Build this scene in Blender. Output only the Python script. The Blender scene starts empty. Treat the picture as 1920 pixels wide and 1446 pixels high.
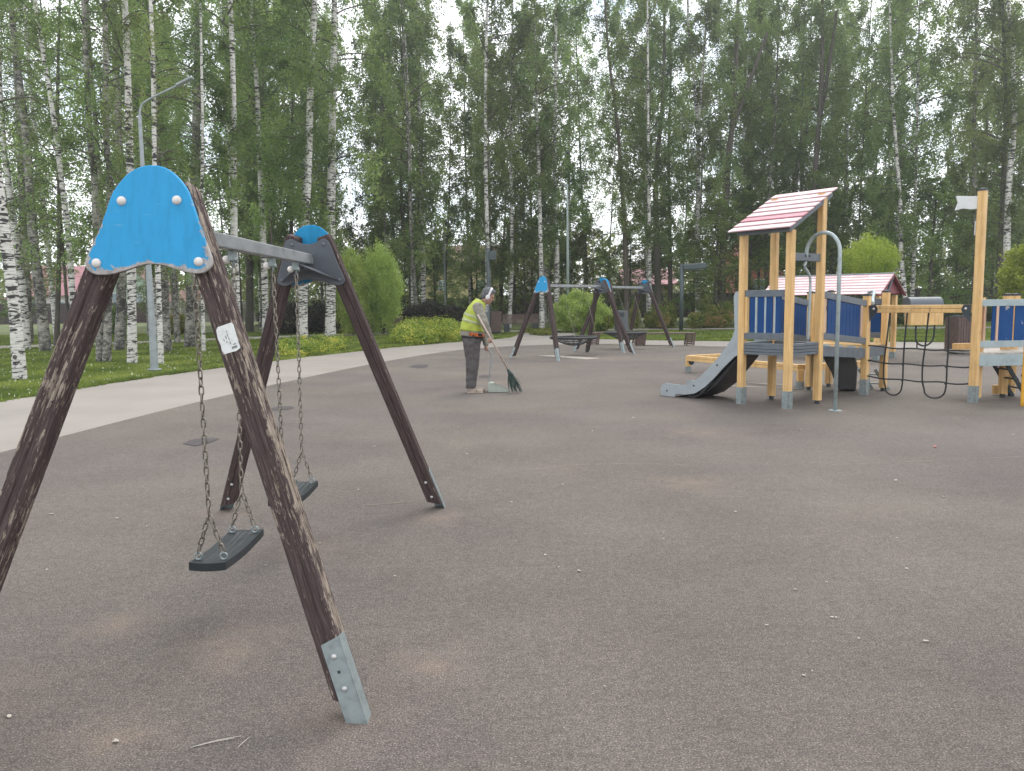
import bpy, bmesh, math, random
import numpy as np
from mathutils import Vector, Matrix
random.seed(7)
rng = np.random.default_rng(7)
sc = bpy.context.scene
COL = sc.collection
R_ = math.radians

# ------------------------------------------------------------------ camera
CF, CP, CR, CH = 1480.05, 0.1041, 0.0119, 1.5      # focal length in 1920-px units, pitch, roll, height
_c, _s = math.cos(CP), math.sin(CP)
_fw = np.array([0, _c, -_s]); _u0 = np.array([0, _s, _c]); _r0 = np.array([1., 0, 0])
_r = math.cos(CR) * _r0 - math.sin(CR) * _u0
_u = math.sin(CR) * _r0 + math.cos(CR) * _u0
cam = bpy.data.cameras.new('camera'); co = bpy.data.objects.new('camera', cam); COL.objects.link(co)
cam.sensor_fit = 'HORIZONTAL'; cam.sensor_width = 36; cam.lens = 36 * CF / 1920
cam.clip_start = 0.05; cam.clip_end = 2000
M = Matrix(((_r[0], _u[0], -_fw[0], 0), (_r[1], _u[1], -_fw[1], 0), (_r[2], _u[2], -_fw[2], CH), (0, 0, 0, 1)))
co.matrix_world = M
sc.camera = co

def ray(x, y):
    return _fw + _r * (x - 960) / CF - _u * (y - 723) / CF
def G(x, y, z=0.0):                     # where a photo pixel meets the ground (metres)
    d = ray(x, y); t = (z - CH) / d[2]
    return Vector((d[0] * t, d[1] * t, z))
def AY(x, y, Y):                        # the point of that pixel's line of sight at depth Y
    d = ray(x, y); t = Y / d[1]
    return Vector((d[0] * t, Y, CH + d[2] * t))

# ------------------------------------------------------------------ world, sun, exposure
SUN_EL, SUN_AZ = R_(52), R_(24)         # ahead of the camera and to the right, veiled by thin cloud
w = bpy.data.worlds.new('World'); sc.world = w; w.use_nodes = True
nt = w.node_tree; nt.nodes.clear()
out = nt.nodes.new('ShaderNodeOutputWorld'); bg = nt.nodes.new('ShaderNodeBackground')
sky = nt.nodes.new('ShaderNodeTexSky'); sky.sky_type = 'NISHITA'; sky.sun_disc = False
sky.sun_elevation = SUN_EL; sky.sun_rotation = SUN_AZ; sky.altitude = 50
tc = nt.nodes.new('ShaderNodeTexCoord'); mp = nt.nodes.new('ShaderNodeMapping'); mp.inputs['Scale'].default_value = (1, 1, 2.2)
nz = nt.nodes.new('ShaderNodeTexNoise'); nz.inputs['Scale'].default_value = 3.2; nz.inputs['Detail'].default_value = 7; nz.inputs['Roughness'].default_value = .6
cr = nt.nodes.new('ShaderNodeValToRGB'); cr.color_ramp.elements[0].position = .36; cr.color_ramp.elements[1].position = .52
cr.color_ramp.elements[0].color = (.30, .30, .30, 1)
mix = nt.nodes.new('ShaderNodeMix'); mix.data_type = 'RGBA'
mix.inputs['B'].default_value = (10.2, 10.4, 10.8, 1)         # bright thin cloud, in the sky texture's own units
nt.links.new(tc.outputs['Generated'], mp.inputs['Vector']); nt.links.new(mp.outputs['Vector'], nz.inputs['Vector'])
nt.links.new(nz.outputs['Fac'], cr.inputs['Fac']); nt.links.new(cr.outputs['Color'], mix.inputs['Factor'])
nt.links.new(sky.outputs['Color'], mix.inputs['A'])
nt.links.new(mix.outputs['Result'], bg.inputs['Color']); bg.inputs['Strength'].default_value = 0.14
nt.links.new(bg.outputs['Background'], out.inputs['Surface'])
sl = bpy.data.lights.new('sun', 'SUN'); so = bpy.data.objects.new('sun', sl); COL.objects.link(so)
sl.energy = 1.5; sl.angle = R_(34); sl.color = (1, .95, .88)
sd = Vector((math.sin(SUN_AZ) * math.cos(SUN_EL), math.cos(SUN_AZ) * math.cos(SUN_EL), math.sin(SUN_EL)))
so.rotation_euler = sd.to_track_quat('Z', 'Y').to_euler()
sc.view_settings.view_transform = 'Standard'; sc.view_settings.look = 'None'
sc.view_settings.exposure = 0.44; sc.view_settings.gamma = 1
sc.cycles.max_bounces = 8; sc.cycles.diffuse_bounces = 4; sc.cycles.transmission_bounces = 5; sc.cycles.glossy_bounces = 2
sc.cycles.transparent_max_bounces = 4
sc.cycles.use_denoising = True

# ------------------------------------------------------------------ materials
MATS = {}
def newmat(name):
    m = bpy.data.materials.new(name); m.use_nodes = True
    n = m.node_tree.nodes; b = n['Principled BSDF']
    return m, n, m.node_tree.links, b
def noise(n, l, scale, detail=4, rough=.55, vec=None, dist=0):
    t = n.new('ShaderNodeTexNoise'); t.inputs['Scale'].default_value = scale; t.inputs['Detail'].default_value = detail
    t.inputs['Roughness'].default_value = rough; t.inputs['Distortion'].default_value = dist
    if vec is not None: l.new(vec, t.inputs['Vector'])
    return t.outputs['Fac']
def ramp(n, l, fac, stops):
    r = n.new('ShaderNodeValToRGB'); e = r.color_ramp.elements
    while len(e) < len(stops): e.new(.5)
    for el, (p, c) in zip(e, stops):
        el.position = p; el.color = (c[0], c[1], c[2], 1) if not isinstance(c, (int, float)) else (c, c, c, 1)
    l.new(fac, r.inputs['Fac']); return r.outputs['Color']
def mixc(n, l, fac, a, b, mode='MIX'):
    x = n.new('ShaderNodeMix'); x.data_type = 'RGBA'; x.blend_type = mode
    for k, v in (('Factor', fac), ('A', a), ('B', b)):
        if isinstance(v, (int, float)): x.inputs[k].default_value = v
        elif isinstance(v, tuple): x.inputs[k].default_value = (v[0], v[1], v[2], 1)
        else: l.new(v, x.inputs[k])
    return x.outputs['Result']
def coords(n, l, kind='Object', scale=(1, 1, 1), rot=(0, 0, 0)):
    t = n.new('ShaderNodeTexCoord'); m = n.new('ShaderNodeMapping'); m.inputs['Scale'].default_value = scale; m.inputs['Rotation'].default_value = rot
    l.new(t.outputs[kind], m.inputs['Vector']); return m.outputs['Vector']
def worldpos(n, l, scale=(1, 1, 1)):
    g = n.new('ShaderNodeNewGeometry'); m = n.new('ShaderNodeMapping'); m.inputs['Scale'].default_value = scale
    l.new(g.outputs['Position'], m.inputs['Vector']); return m.outputs['Vector']
def bump(n, l, b, h, strength=.3, dist=.01):
    x = n.new('ShaderNodeBump'); x.inputs['Strength'].default_value = strength; x.inputs['Distance'].default_value = dist
    l.new(h, x.inputs['Height']); l.new(x.outputs['Normal'], b.inputs['Normal'])
def simple(name, col, rough=.6, var=.12, scale=6, metal=0, bmp=0, spec=None):
    if name in MATS: return MATS[name]
    m, n, l, b = newmat(name)
    v = coords(n, l)
    f = noise(n, l, scale, 6, .65, v)
    d = tuple(c * (1 - var * 2) for c in col); br = tuple(min(1, c * (1 + var)) for c in col)
    c = ramp(n, l, f, [(.3, d), (.5, col), (.72, br)])
    l.new(c, b.inputs['Base Color']); b.inputs['Roughness'].default_value = rough; b.inputs['Metallic'].default_value = metal
    if spec is not None: b.inputs['Specular IOR Level'].default_value = spec
    if bmp: bump(n, l, b, noise(n, l, scale * 12, 4, .6, v), bmp, .004)
    MATS[name] = m; return m

def mat_leg(name, bare, peel):
    m, n, l, b = newmat(name)
    v = coords(n, l, 'Object', (85, 85, 15))
    v2 = coords(n, l, 'Object', (150, 150, 6))
    v3 = coords(n, l, 'Object', (11, 11, 2.6))
    fine = noise(n, l, 1, 8, .7, v2)
    paint = ramp(n, l, fine, [(.3, (.034, .024, .023)), (.52, (.066, .047, .045)), (.70, (.15, .115, .105))])
    wood = ramp(n, l, fine, [(.3, (.10, .075, .055)), (.5, (.27, .22, .175)), (.72, (.42, .36, .30))])
    big = noise(n, l, 1, 3, .5, v3)
    str_ = noise(n, l, 1, 7, .72, v, .4)
    a = n.new('ShaderNodeMath'); a.operation = 'MULTIPLY_ADD'; l.new(big, a.inputs[0]); a.inputs[1].default_value = .62; l.new(str_, a.inputs[2])
    # paint is worn through on one flank (towards +x of the leg's own frame)
    sx = n.new('ShaderNodeSeparateXYZ'); tcn = n.new('ShaderNodeTexCoord'); l.new(tcn.outputs['Object'], sx.inputs['Vector'])
    fl = n.new('ShaderNodeMapRange'); fl.inputs['From Min'].default_value = .028; fl.inputs['From Max'].default_value = .05
    fl.inputs['To Min'].default_value = 0; fl.inputs['To Max'].default_value = bare; l.new(sx.outputs['X'], fl.inputs['Value'])
    s2 = n.new('ShaderNodeMath'); l.new(a.outputs[0], s2.inputs[0]); l.new(fl.outputs['Result'], s2.inputs[1])
    mask = ramp(n, l, s2.outputs[0], [(peel, 0), (peel + .025, 1)])
    c = mixc(n, l, mask, paint, wood)
    l.new(c, b.inputs['Base Color']); b.inputs['Roughness'].default_value = .75; b.inputs['Specular IOR Level'].default_value = .18
    hh = n.new('ShaderNodeMath'); hh.operation = 'MULTIPLY_ADD'; l.new(mask, hh.inputs[0]); hh.inputs[1].default_value = -.6; l.new(fine, hh.inputs[2])
    bump(n, l, b, hh.outputs[0], .55, .004)
    return m
MATS['leg'] = mat_leg('weathered_brown_wood', .09, .872)
MATS['leg_far'] = mat_leg('brown_wood', .05, .985)

def mat_worn(name, col, under, edge, thr=.62, sc_=5, rough=.38):
    m, n, l, b = newmat(name)
    v = coords(n, l)
    base = ramp(n, l, noise(n, l, 3, 5, .6, v), [(.3, tuple(c * .88 for c in col)), (.7, tuple(min(1, c * 1.06) for c in col))])
    f = noise(n, l, sc_, 6, .7, v)
    mask = ramp(n, l, f, [(thr, 0), (thr + .02, 1)])
    l.new(mixc(n, l, mask, base, under), b.inputs['Base Color']); b.inputs['Roughness'].default_value = max(rough, .55); b.inputs['Specular IOR Level'].default_value = .2
    return m

def mat_shield():
    # blue faced board; the paint has flaked off round the rim, mostly at the lower corners
    m, n, l, b = newmat('blue_shield_board')
    v = coords(n, l)
    att = n.new('ShaderNodeAttribute'); att.attribute_name = 'rim'; att.attribute_type = 'GEOMETRY'
    f = noise(n, l, 13, 8, .78, v, 1.0)
    sz = n.new('ShaderNodeSeparateXYZ'); l.new(v, sz.inputs['Vector'])
    low = n.new('ShaderNodeMapRange'); low.inputs['From Min'].default_value = 1.83; low.inputs['From Max'].default_value = 1.66
    low.inputs['To Min'].default_value = -.05; low.inputs['To Max'].default_value = .20; l.new(sz.outputs['Z'], low.inputs['Value'])
    a = n.new('ShaderNodeMath'); l.new(f, a.inputs[0]); l.new(low.outputs['Result'], a.inputs[1])
    a2 = n.new('ShaderNodeMath'); a2.operation = 'MULTIPLY_ADD'; l.new(att.outputs['Fac'], a2.inputs[0]); a2.inputs[1].default_value = .30; l.new(a.outputs[0], a2.inputs[2])
    mask = ramp(n, l, a2.outputs[0], [(.838, 0), (.85, 1)])
    blue = ramp(n, l, noise(n, l, 2.5, 4, .6, v), [(.3, (.022, .26, .50)), (.7, (.028, .30, .57))])
    und = ramp(n, l, noise(n, l, 40, 4, .6, v), [(.3, (.22, .20, .19)), (.7, (.42, .40, .38))])
    run = ramp(n, l, noise(n, l, 1, 6, .7, coords(n, l, 'Object', (34, 34, 3.2))), [(.32, .86), (.5, 1.0), (.72, 1.06)]); blue = mixc(n, l, 1.0, blue, run, 'MULTIPLY')
    scr = ramp(n, l, noise(n, l, 1, 3, .5, coords(n, l, 'Object', (9, 9, 120), (0, .9, 0))), [(.70, 0), (.73, .35)]); blue = mixc(n, l, scr, blue, (.30, .42, .50))
    l.new(mixc(n, l, mask, blue, und), b.inputs['Base Color']); b.inputs['Roughness'].default_value = .55; b.inputs['Specular IOR Level'].default_value = .25
    return m
MATS['shield'] = mat_shield()

def mat_ywood(name='yellow_stained_pine', c0=(.60, .35, .13), c1=(.74, .47, .19), c2=(.82, .57, .28)):
    m, n, l, b = newmat(name)
    v = coords(n, l, 'Object', (30, 30, 1.6)); f = noise(n, l, 1, 7, .65, v, .5)
    c = ramp(n, l, f, [(.3, c0), (.5, c1), (.72, c2)])
    kn = n.new('ShaderNodeTexVoronoi'); kn.inputs['Scale'].default_value = 1; l.new(coords(n, l, 'Object', (9, 9, 2.4)), kn.inputs['Vector']); c = mixc(n, l, ramp(n, l, kn.outputs['Distance'], [(.07, .6), (.13, 0)]), c, tuple(x * .45 for x in c0))
    v4 = coords(n, l); d = ramp(n, l, noise(n, l, 3, 4, .6, v4), [(.35, .82), (.65, 1.0)])
    c = mixc(n, l, 1.0, c, d, 'MULTIPLY')
    l.new(c, b.inputs['Base Color']); b.inputs['Roughness'].default_value = .5
    bump(n, l, b, f, .15, .003)
    return m
MATS['ywood'] = mat_ywood()
MATS['blue'] = mat_worn('navy_blue_board', (.009, .055, .18), (.30, .36, .42), 0, .70, 9)
MATS['blueworn'] = mat_worn('flaking_navy_board', (.010, .062, .20), (.45, .42, .38), 0, .64, 5)
MATS['pinkroof'] = mat_worn('faded_red_board', (.74, .54, .55), (.80, .68, .68), 0, .58, 3, .6)
MATS['redroof'] = mat_worn('red_board', (.58, .26, .30), (.76, .58, .59), 0, .62, 5, .6)
MATS['redunder'] = simple('dark_red_board', (.22, .06, .07), .6)
MATS['greyrail'] = simple('grey_rail_paint', (.115, .135, .155), .5, .12, 8)
MATS['lightrail'] = simple('light_grey_rail_paint', (.33, .40, .41), .5, .1, 8)
MATS['slide'] = simple('grey_slide_plate', (.32, .355, .37), .35, .06, 5)
MATS['plategrey'] = simple('grey_powder_plate', (.105, .118, .135), .42, .08, 7)
MATS['blackplastic'] = simple('black_plastic', (.018, .019, .021), .45, .15, 8)
MATS['rubber'] = simple('black_rubber', (.017, .022, .025), .5, .2, 14, 0, .3)
MATS['galv'] = simple('galvanised_steel', (.26, .30, .30), .42, .16, 22, .35, .1)
MATS['galvpole'] = simple('galvanised_pole', (.30, .33, .34), .5, .12, 9, .25)
MATS['paintpole'] = simple('pale_grey_tube', (.36, .42, .42), .4, .14, 11, .2)
MATS['rustychain'] = simple('rusty_chain', (.24, .215, .18), .45, .35, 60, .75)
MATS['beam'] = simple('grey_beam_paint', (.27, .285, .29), .45, .16, 9, .2)
MATS['whitecap'] = simple('white_cap', (.68, .64, .60), .4, .08, 30)
MATS['bolt'] = simple('zinc_bolt', (.5, .5, .49), .35, .1, 40, .6)
MATS['dark'] = simple('dark_metal', (.03, .04, .045), .5, .12)
MATS['dargreen'] = simple('dark_grey_green_paint', (.055, .075, .078), .5, .12)
MATS['gpole'] = simple('pale_green_pole', (.24, .29, .27), .5, .1)
MATS['brownslat'] = simple('brown_slat', (.115, .075, .062), .6, .25, 12)
MATS['concrete'] = simple('grey_concrete', (.25, .25, .24), .8, .15, 10, 0, .2)
MATS['rope'] = simple('black_rope', (.022, .024, .026), .7, .2, 40)
MATS['white'] = simple('white_board', (.62, .64, .62), .5, .06)
MATS['litter'] = simple('pale_dry_leaf', (.42, .38, .32), .7, .1, 40)
MATS['redlitter'] = simple('pink_scrap', (.62, .16, .13), .5, .1, 40)
MATS['straw'] = simple('dry_straw', (.50, .46, .40), .6, .1, 40)
MATS['yellowbar'] = simple('yellow_tube', (.70, .36, .03), .4, .08)

def mat_rubber_ground():
    m, n, l, b = newmat('speckled_rubber_surface')
    p = worldpos(n, l)
    gran = noise(n, l, 150, 3, .8, p)
    gran2 = noise(n, l, 42, 4, .85, p)
    hue = noise(n, l, .55, 5, .6, p)
    hue2 = noise(n, l, .21, 3, .6, p)
    base = ramp(n, l, hue, [(.32, (.108, .093, .084)), (.5, (.127, .111, .099)), (.68, (.147, .130, .114))])
    b2 = ramp(n, l, hue2, [(.38, (.95, .93, .95)), (.62, (1.05, 1.04, .98))])
    base = mixc(n, l, 1.0, base, b2, 'MULTIPLY')
    sp = ramp(n, l, gran, [(.28, .22), (.44, .76), (.56, 1.2), (.64, 2.3), (.72, 4.0)])
    base = mixc(n, l, 1.0, base, sp, 'MULTIPLY')
    sp2 = ramp(n, l, gran2, [(.30, .62), (.5, 1.0), (.70, 1.42)])
    base = mixc(n, l, 1.0, base, sp2, 'MULTIPLY')
    sp3 = ramp(n, l, noise(n, l, 13, 5, .8, p), [(.32, .84), (.5, 1.0), (.68, 1.16)])
    base = mixc(n, l, 1.0, base, sp3, 'MULTIPLY')
    # sand worn in round the feet and along seams: world-fixed spots
    spots = [(-.62, 2.72, .42), (-2.15, 2.95, .5), (-1.42, 2.62, .34), (-1.28, 3.35, .45), (-1.30, 4.75, .5), (-.55, 5.45, .45), (-2.1, 5.6, .40), (-.35, 3.15, .4), (-1.9, 3.6, .35),
             (3.35, 11.4, .3), (3.8, 10.8, .35), (4.4, 10.55, .3), (6.6, 11.2, .45), (-.35, 15.0, 1.1), (2.6, 21.2, 1.6), (4.4, 11.3, .3), (2.2, 8.9, .9), (1.5, 6.4, .6)]
    acc = None
    g = n.new('ShaderNodeNewGeometry')
    warp = n.new('ShaderNodeTexNoise'); warp.inputs['Scale'].default_value = 5.5; warp.inputs['Detail'].default_value = 8; warp.inputs['Roughness'].default_value = .72
    l.new(g.outputs['Position'], warp.inputs['Vector'])
    for (x, y, r) in spots:
        vm = n.new('ShaderNodeVectorMath'); vm.operation = 'DISTANCE'; l.new(g.outputs['Position'], vm.inputs[0]); vm.inputs[1].default_value = (x, y, 0)
        mr = n.new('ShaderNodeMapRange'); mr.inputs['From Min'].default_value = r; mr.inputs['From Max'].default_value = 0
        l.new(vm.outputs['Value'], mr.inputs['Value'])
        if acc is None: acc = mr.outputs['Result']
        else:
            mx = n.new('ShaderNodeMath'); mx.operation = 'MAXIMUM'; l.new(acc, mx.inputs[0]); l.new(mr.outputs['Result'], mx.inputs[1]); acc = mx.outputs[0]
    a = n.new('ShaderNodeMath'); a.operation = 'MULTIPLY_ADD'; l.new(acc, a.inputs[0]); a.inputs[1].default_value = .5
    wv = n.new('ShaderNodeMath'); wv.operation = 'SUBTRACT'; l.new(warp.outputs['Fac'], wv.inputs[0]); wv.inputs[1].default_value = .34; l.new(wv.outputs[0], a.inputs[2])
    mask = ramp(n, l, a.outputs[0], [(.30, 0), (.52, .25), (.72, .62)])
    sand = mixc(n, l, 1.0, (.21, .165, .13), sp, 'MULTIPLY')
    base = mixc(n, l, mask, base, sand)
    # darker damp/worn patches
    dk = ramp(n, l, noise(n, l, .9, 4, .65, worldpos(n, l, (.5, 1.4, 1))), [(.30, .94), (.42, 1.0)])
    base = mixc(n, l, 1.0, base, dk, 'MULTIPLY')
    # fine cracks (seams of the poured rubber)
    vr = n.new('ShaderNodeTexVoronoi'); vr.feature = 'DISTANCE_TO_EDGE'; vr.inputs['Scale'].default_value = .11
    wmix = n.new('ShaderNodeVectorMath'); wmix.operation = 'MULTIPLY_ADD'; l.new(warp.outputs['Color'], wmix.inputs[0]); wmix.inputs[1].default_value = (.5, .5, 0); l.new(p, wmix.inputs[2])
    l.new(wmix.outputs['Vector'], vr.inputs['Vector'])
    ck = ramp(n, l, vr.outputs['Distance'], [(.0, .92), (.0008, 1.0)])
    base = mixc(n, l, 1.0, base, ck, 'MULTIPLY')
    l.new(base, b.inputs['Base Color']); b.inputs['Roughness'].default_value = .85
    b.inputs['Specular IOR Level'].default_value = .3
    bump(n, l, b, gran, .9, .006)
    return m
def mat_path():
    m, n, l, b = newmat('pale_asphalt_path')
    p = worldpos(n, l)
    c = ramp(n, l, noise(n, l, .5, 5, .6, p), [(.35, (.245, .22, .195)), (.65, (.29, .262, .232))])
    s = ramp(n, l, noise(n, l, 90, 3, .7, p), [(.3, .8), (.7, 1.18)])
    l.new(mixc(n, l, 1.0, c, s, 'MULTIPLY'), b.inputs['Base Color']); b.inputs['Roughness'].default_value = .9
    return m
def mat_lawn():
    m, n, l, b = newmat('lawn')
    p = worldpos(n, l)
    c = ramp(n, l, noise(n, l, .35, 5, .65, p), [(.35, (.060, .080, .022)), (.5, (.105, .13, .035)), (.68, (.17, .195, .06))])
    s = ramp(n, l, noise(n, l, 22, 4, .8, p), [(.3, .5), (.5, 1.0), (.72, 1.5)])
    l.new(mixc(n, l, 1.0, c, s, 'MULTIPLY'), b.inputs['Base Color']); b.inputs['Roughness'].default_value = .9
    bump(n, l, b, noise(n, l, 30, 3, .7, p), .8, .03)
    return m
def mat_leaf(name, dark, mid, lite, trans=.55, scale=.5, rough=.5):
    m = bpy.data.materials.new(name); m.use_nodes = True; n = m.node_tree.nodes; l = m.node_tree.links
    b = n['Principled BSDF']; o = n['Material Output']
    p = worldpos(n, l)
    f1 = noise(n, l, scale, 3, .6, p); f2 = noise(n, l, 11, 2, .5, p)
    a = n.new('ShaderNodeMath'); a.operation = 'MULTIPLY_ADD'; l.new(f2, a.inputs[0]); a.inputs[1].default_value = .6
    s = n.new('ShaderNodeMath'); s.operation = 'SUBTRACT'; l.new(f1, s.inputs[0]); s.inputs[1].default_value = .3; l.new(s.outputs[0], a.inputs[2])
    c = ramp(n, l, a.outputs[0], [(.32, dark), (.5, mid), (.70, lite)])
    oi = n.new('ShaderNodeObjectInfo'); hs = n.new('ShaderNodeHueSaturation')
    mr = n.new('ShaderNodeMapRange'); mr.inputs['To Min'].default_value = .478; mr.inputs['To Max'].default_value = .515; l.new(oi.outputs['Random'], mr.inputs['Value'])
    mv = n.new('ShaderNodeMapRange'); mv.inputs['To Min'].default_value = .8; mv.inputs['To Max'].default_value = 1.25; l.new(oi.outputs['Random'], mv.inputs['Value'])
    l.new(mr.outputs['Result'], hs.inputs['Hue']); l.new(mv.outputs['Result'], hs.inputs['Value']); l.new(c, hs.inputs['Color'])
    l.new(hs.outputs['Color'], b.inputs['Base Color']); b.inputs['Roughness'].default_value = rough
    b.inputs['Specular IOR Level'].default_value = .25
    t = n.new('ShaderNodeBsdfTranslucent'); tm = mixc(n, l, 1.0, hs.outputs['Color'], (1.4, 1.5, 1.0), 'MULTIPLY'); l.new(tm, t.inputs['Color'])
    ms = n.new('ShaderNodeMixShader'); ms.inputs['Fac'].default_value = trans
    l.new(b.outputs['BSDF'], ms.inputs[1]); l.new(t.outputs['BSDF'], ms.inputs[2]); l.new(ms.outputs['Shader'], o.inputs['Surface'])
    return m
MATS['ground_rubber'] = mat_rubber_ground(); MATS['path'] = mat_path(); MATS['lawn'] = mat_lawn()
MATS['birchleaf'] = mat_leaf('birch_leaves', (.084, .122, .058), (.150, .202, .088), (.26, .32, .14), .58, .35)
MATS['mapleleaf'] = mat_leaf('maple_leaves', (.080, .122, .050), (.145, .20, .072), (.27, .33, .12), .5, .9)
MATS['farleaf'] = mat_leaf('far_leaves', (.11, .14, .05), (.17, .20, .07), (.26, .28, .10), .5, .25)
MATS['willowleaf'] = mat_leaf('willow_leaves', (.24, .33, .11), (.36, .46, .15), (.46, .56, .22), .5, 1.2)
MATS['brightleaf'] = mat_leaf('yellow_green_leaves', (.16, .23, .04), (.30, .38, .07), (.46, .52, .13), .5, 1.4)
MATS['spirealeaf'] = mat_leaf('spirea_leaves', (.05, .10, .025), (.20, .25, .05), (.50, .42, .10), .4, 1.8)
MATS['hedgeleaf'] = mat_leaf('hedge_leaves', (.06, .10, .03), (.19, .23, .06), (.42, .27, .14), .4, 1.5)
MATS['purpleleaf'] = mat_leaf('purple_leaves', (.020, .022, .020), (.042, .040, .034), (.08, .07, .05), .25, 1.5)
MATS['grass'] = mat_leaf('grass_blades', (.075, .105, .025), (.14, .18, .042), (.27, .30, .08), .4, .6)

def mat_birch():
    m, n, l, b = newmat('white_birch_bark')
    v = coords(n, l, 'Object', (3.4, 3.4, 15)); v2 = coords(n, l, 'Object', (1.2, 1.2, 1.6)); v3 = coords(n, l, 'Object', (5, 5, 55))
    f = noise(n, l, 1, 4, .6, v, .8); g = noise(n, l, 1, 3, .6, v2)
    fine = noise(n, l, 1, 3, .6, v3)
    base = ramp(n, l, fine, [(.3, (.42, .40, .36)), (.55, (.62, .60, .56)), (.75, (.74, .72, .68))])
    a = n.new('ShaderNodeMath'); a.operation = 'MULTIPLY_ADD'; l.new(g, a.inputs[0]); a.inputs[1].default_value = .55; l.new(f, a.inputs[2])
    mask = ramp(n, l, a.outputs[0], [(.795, 0), (.83, 1)])
    mask2 = ramp(n, l, fine, [(.30, 1), (.36, 0)])
    c = mixc(n, l, mask, base, (.035, .033, .030)); c = mixc(n, l, mask2, c, (.08, .075, .065))
    l.new(c, b.inputs['Base Color']); b.inputs['Roughness'].default_value = .75
    return m
def mat_bark(name, a, c):
    m, n, l, b = newmat(name)
    v = coords(n, l, 'Object', (16, 16, 3)); f = noise(n, l, 1, 6, .7, v, .5)
    l.new(ramp(n, l, f, [(.3, a), (.6, c), (.8, tuple(x * 1.7 for x in c))]), b.inputs['Base Color']); b.inputs['Roughness'].default_value = .9
    bump(n, l, b, f, .6, .02)
    return m
MATS['birch'] = mat_birch()
def mat_halfbirch():
    m, n, l, b = newmat('dark_cracked_birch_bark')
    v = coords(n, l, 'Object', (5, 5, 11)); v2 = coords(n, l, 'Object', (1.5, 1.5, 1.6))
    f = noise(n, l, 1, 6, .75, v, 1.2); g = noise(n, l, 1, 3, .6, v2)
    a = n.new('ShaderNodeMath'); a.operation = 'MULTIPLY_ADD'; l.new(g, a.inputs[0]); a.inputs[1].default_value = .5; l.new(f, a.inputs[2])
    l.new(ramp(n, l, a.outputs[0], [(.62, (.36, .34, .30)), (.72, (.20, .19, .165)), (.80, (.04, .038, .033))]), b.inputs['Base Color'])
    b.inputs['Roughness'].default_value = .85; return m
MATS['halfbirch'] = mat_halfbirch()
MATS['bark'] = mat_bark('dark_bark', (.045, .040, .032), (.10, .088, .072))
MATS['greybark'] = mat_bark('grey_brown_bark', (.06, .05, .04), (.14, .115, .09))

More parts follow.
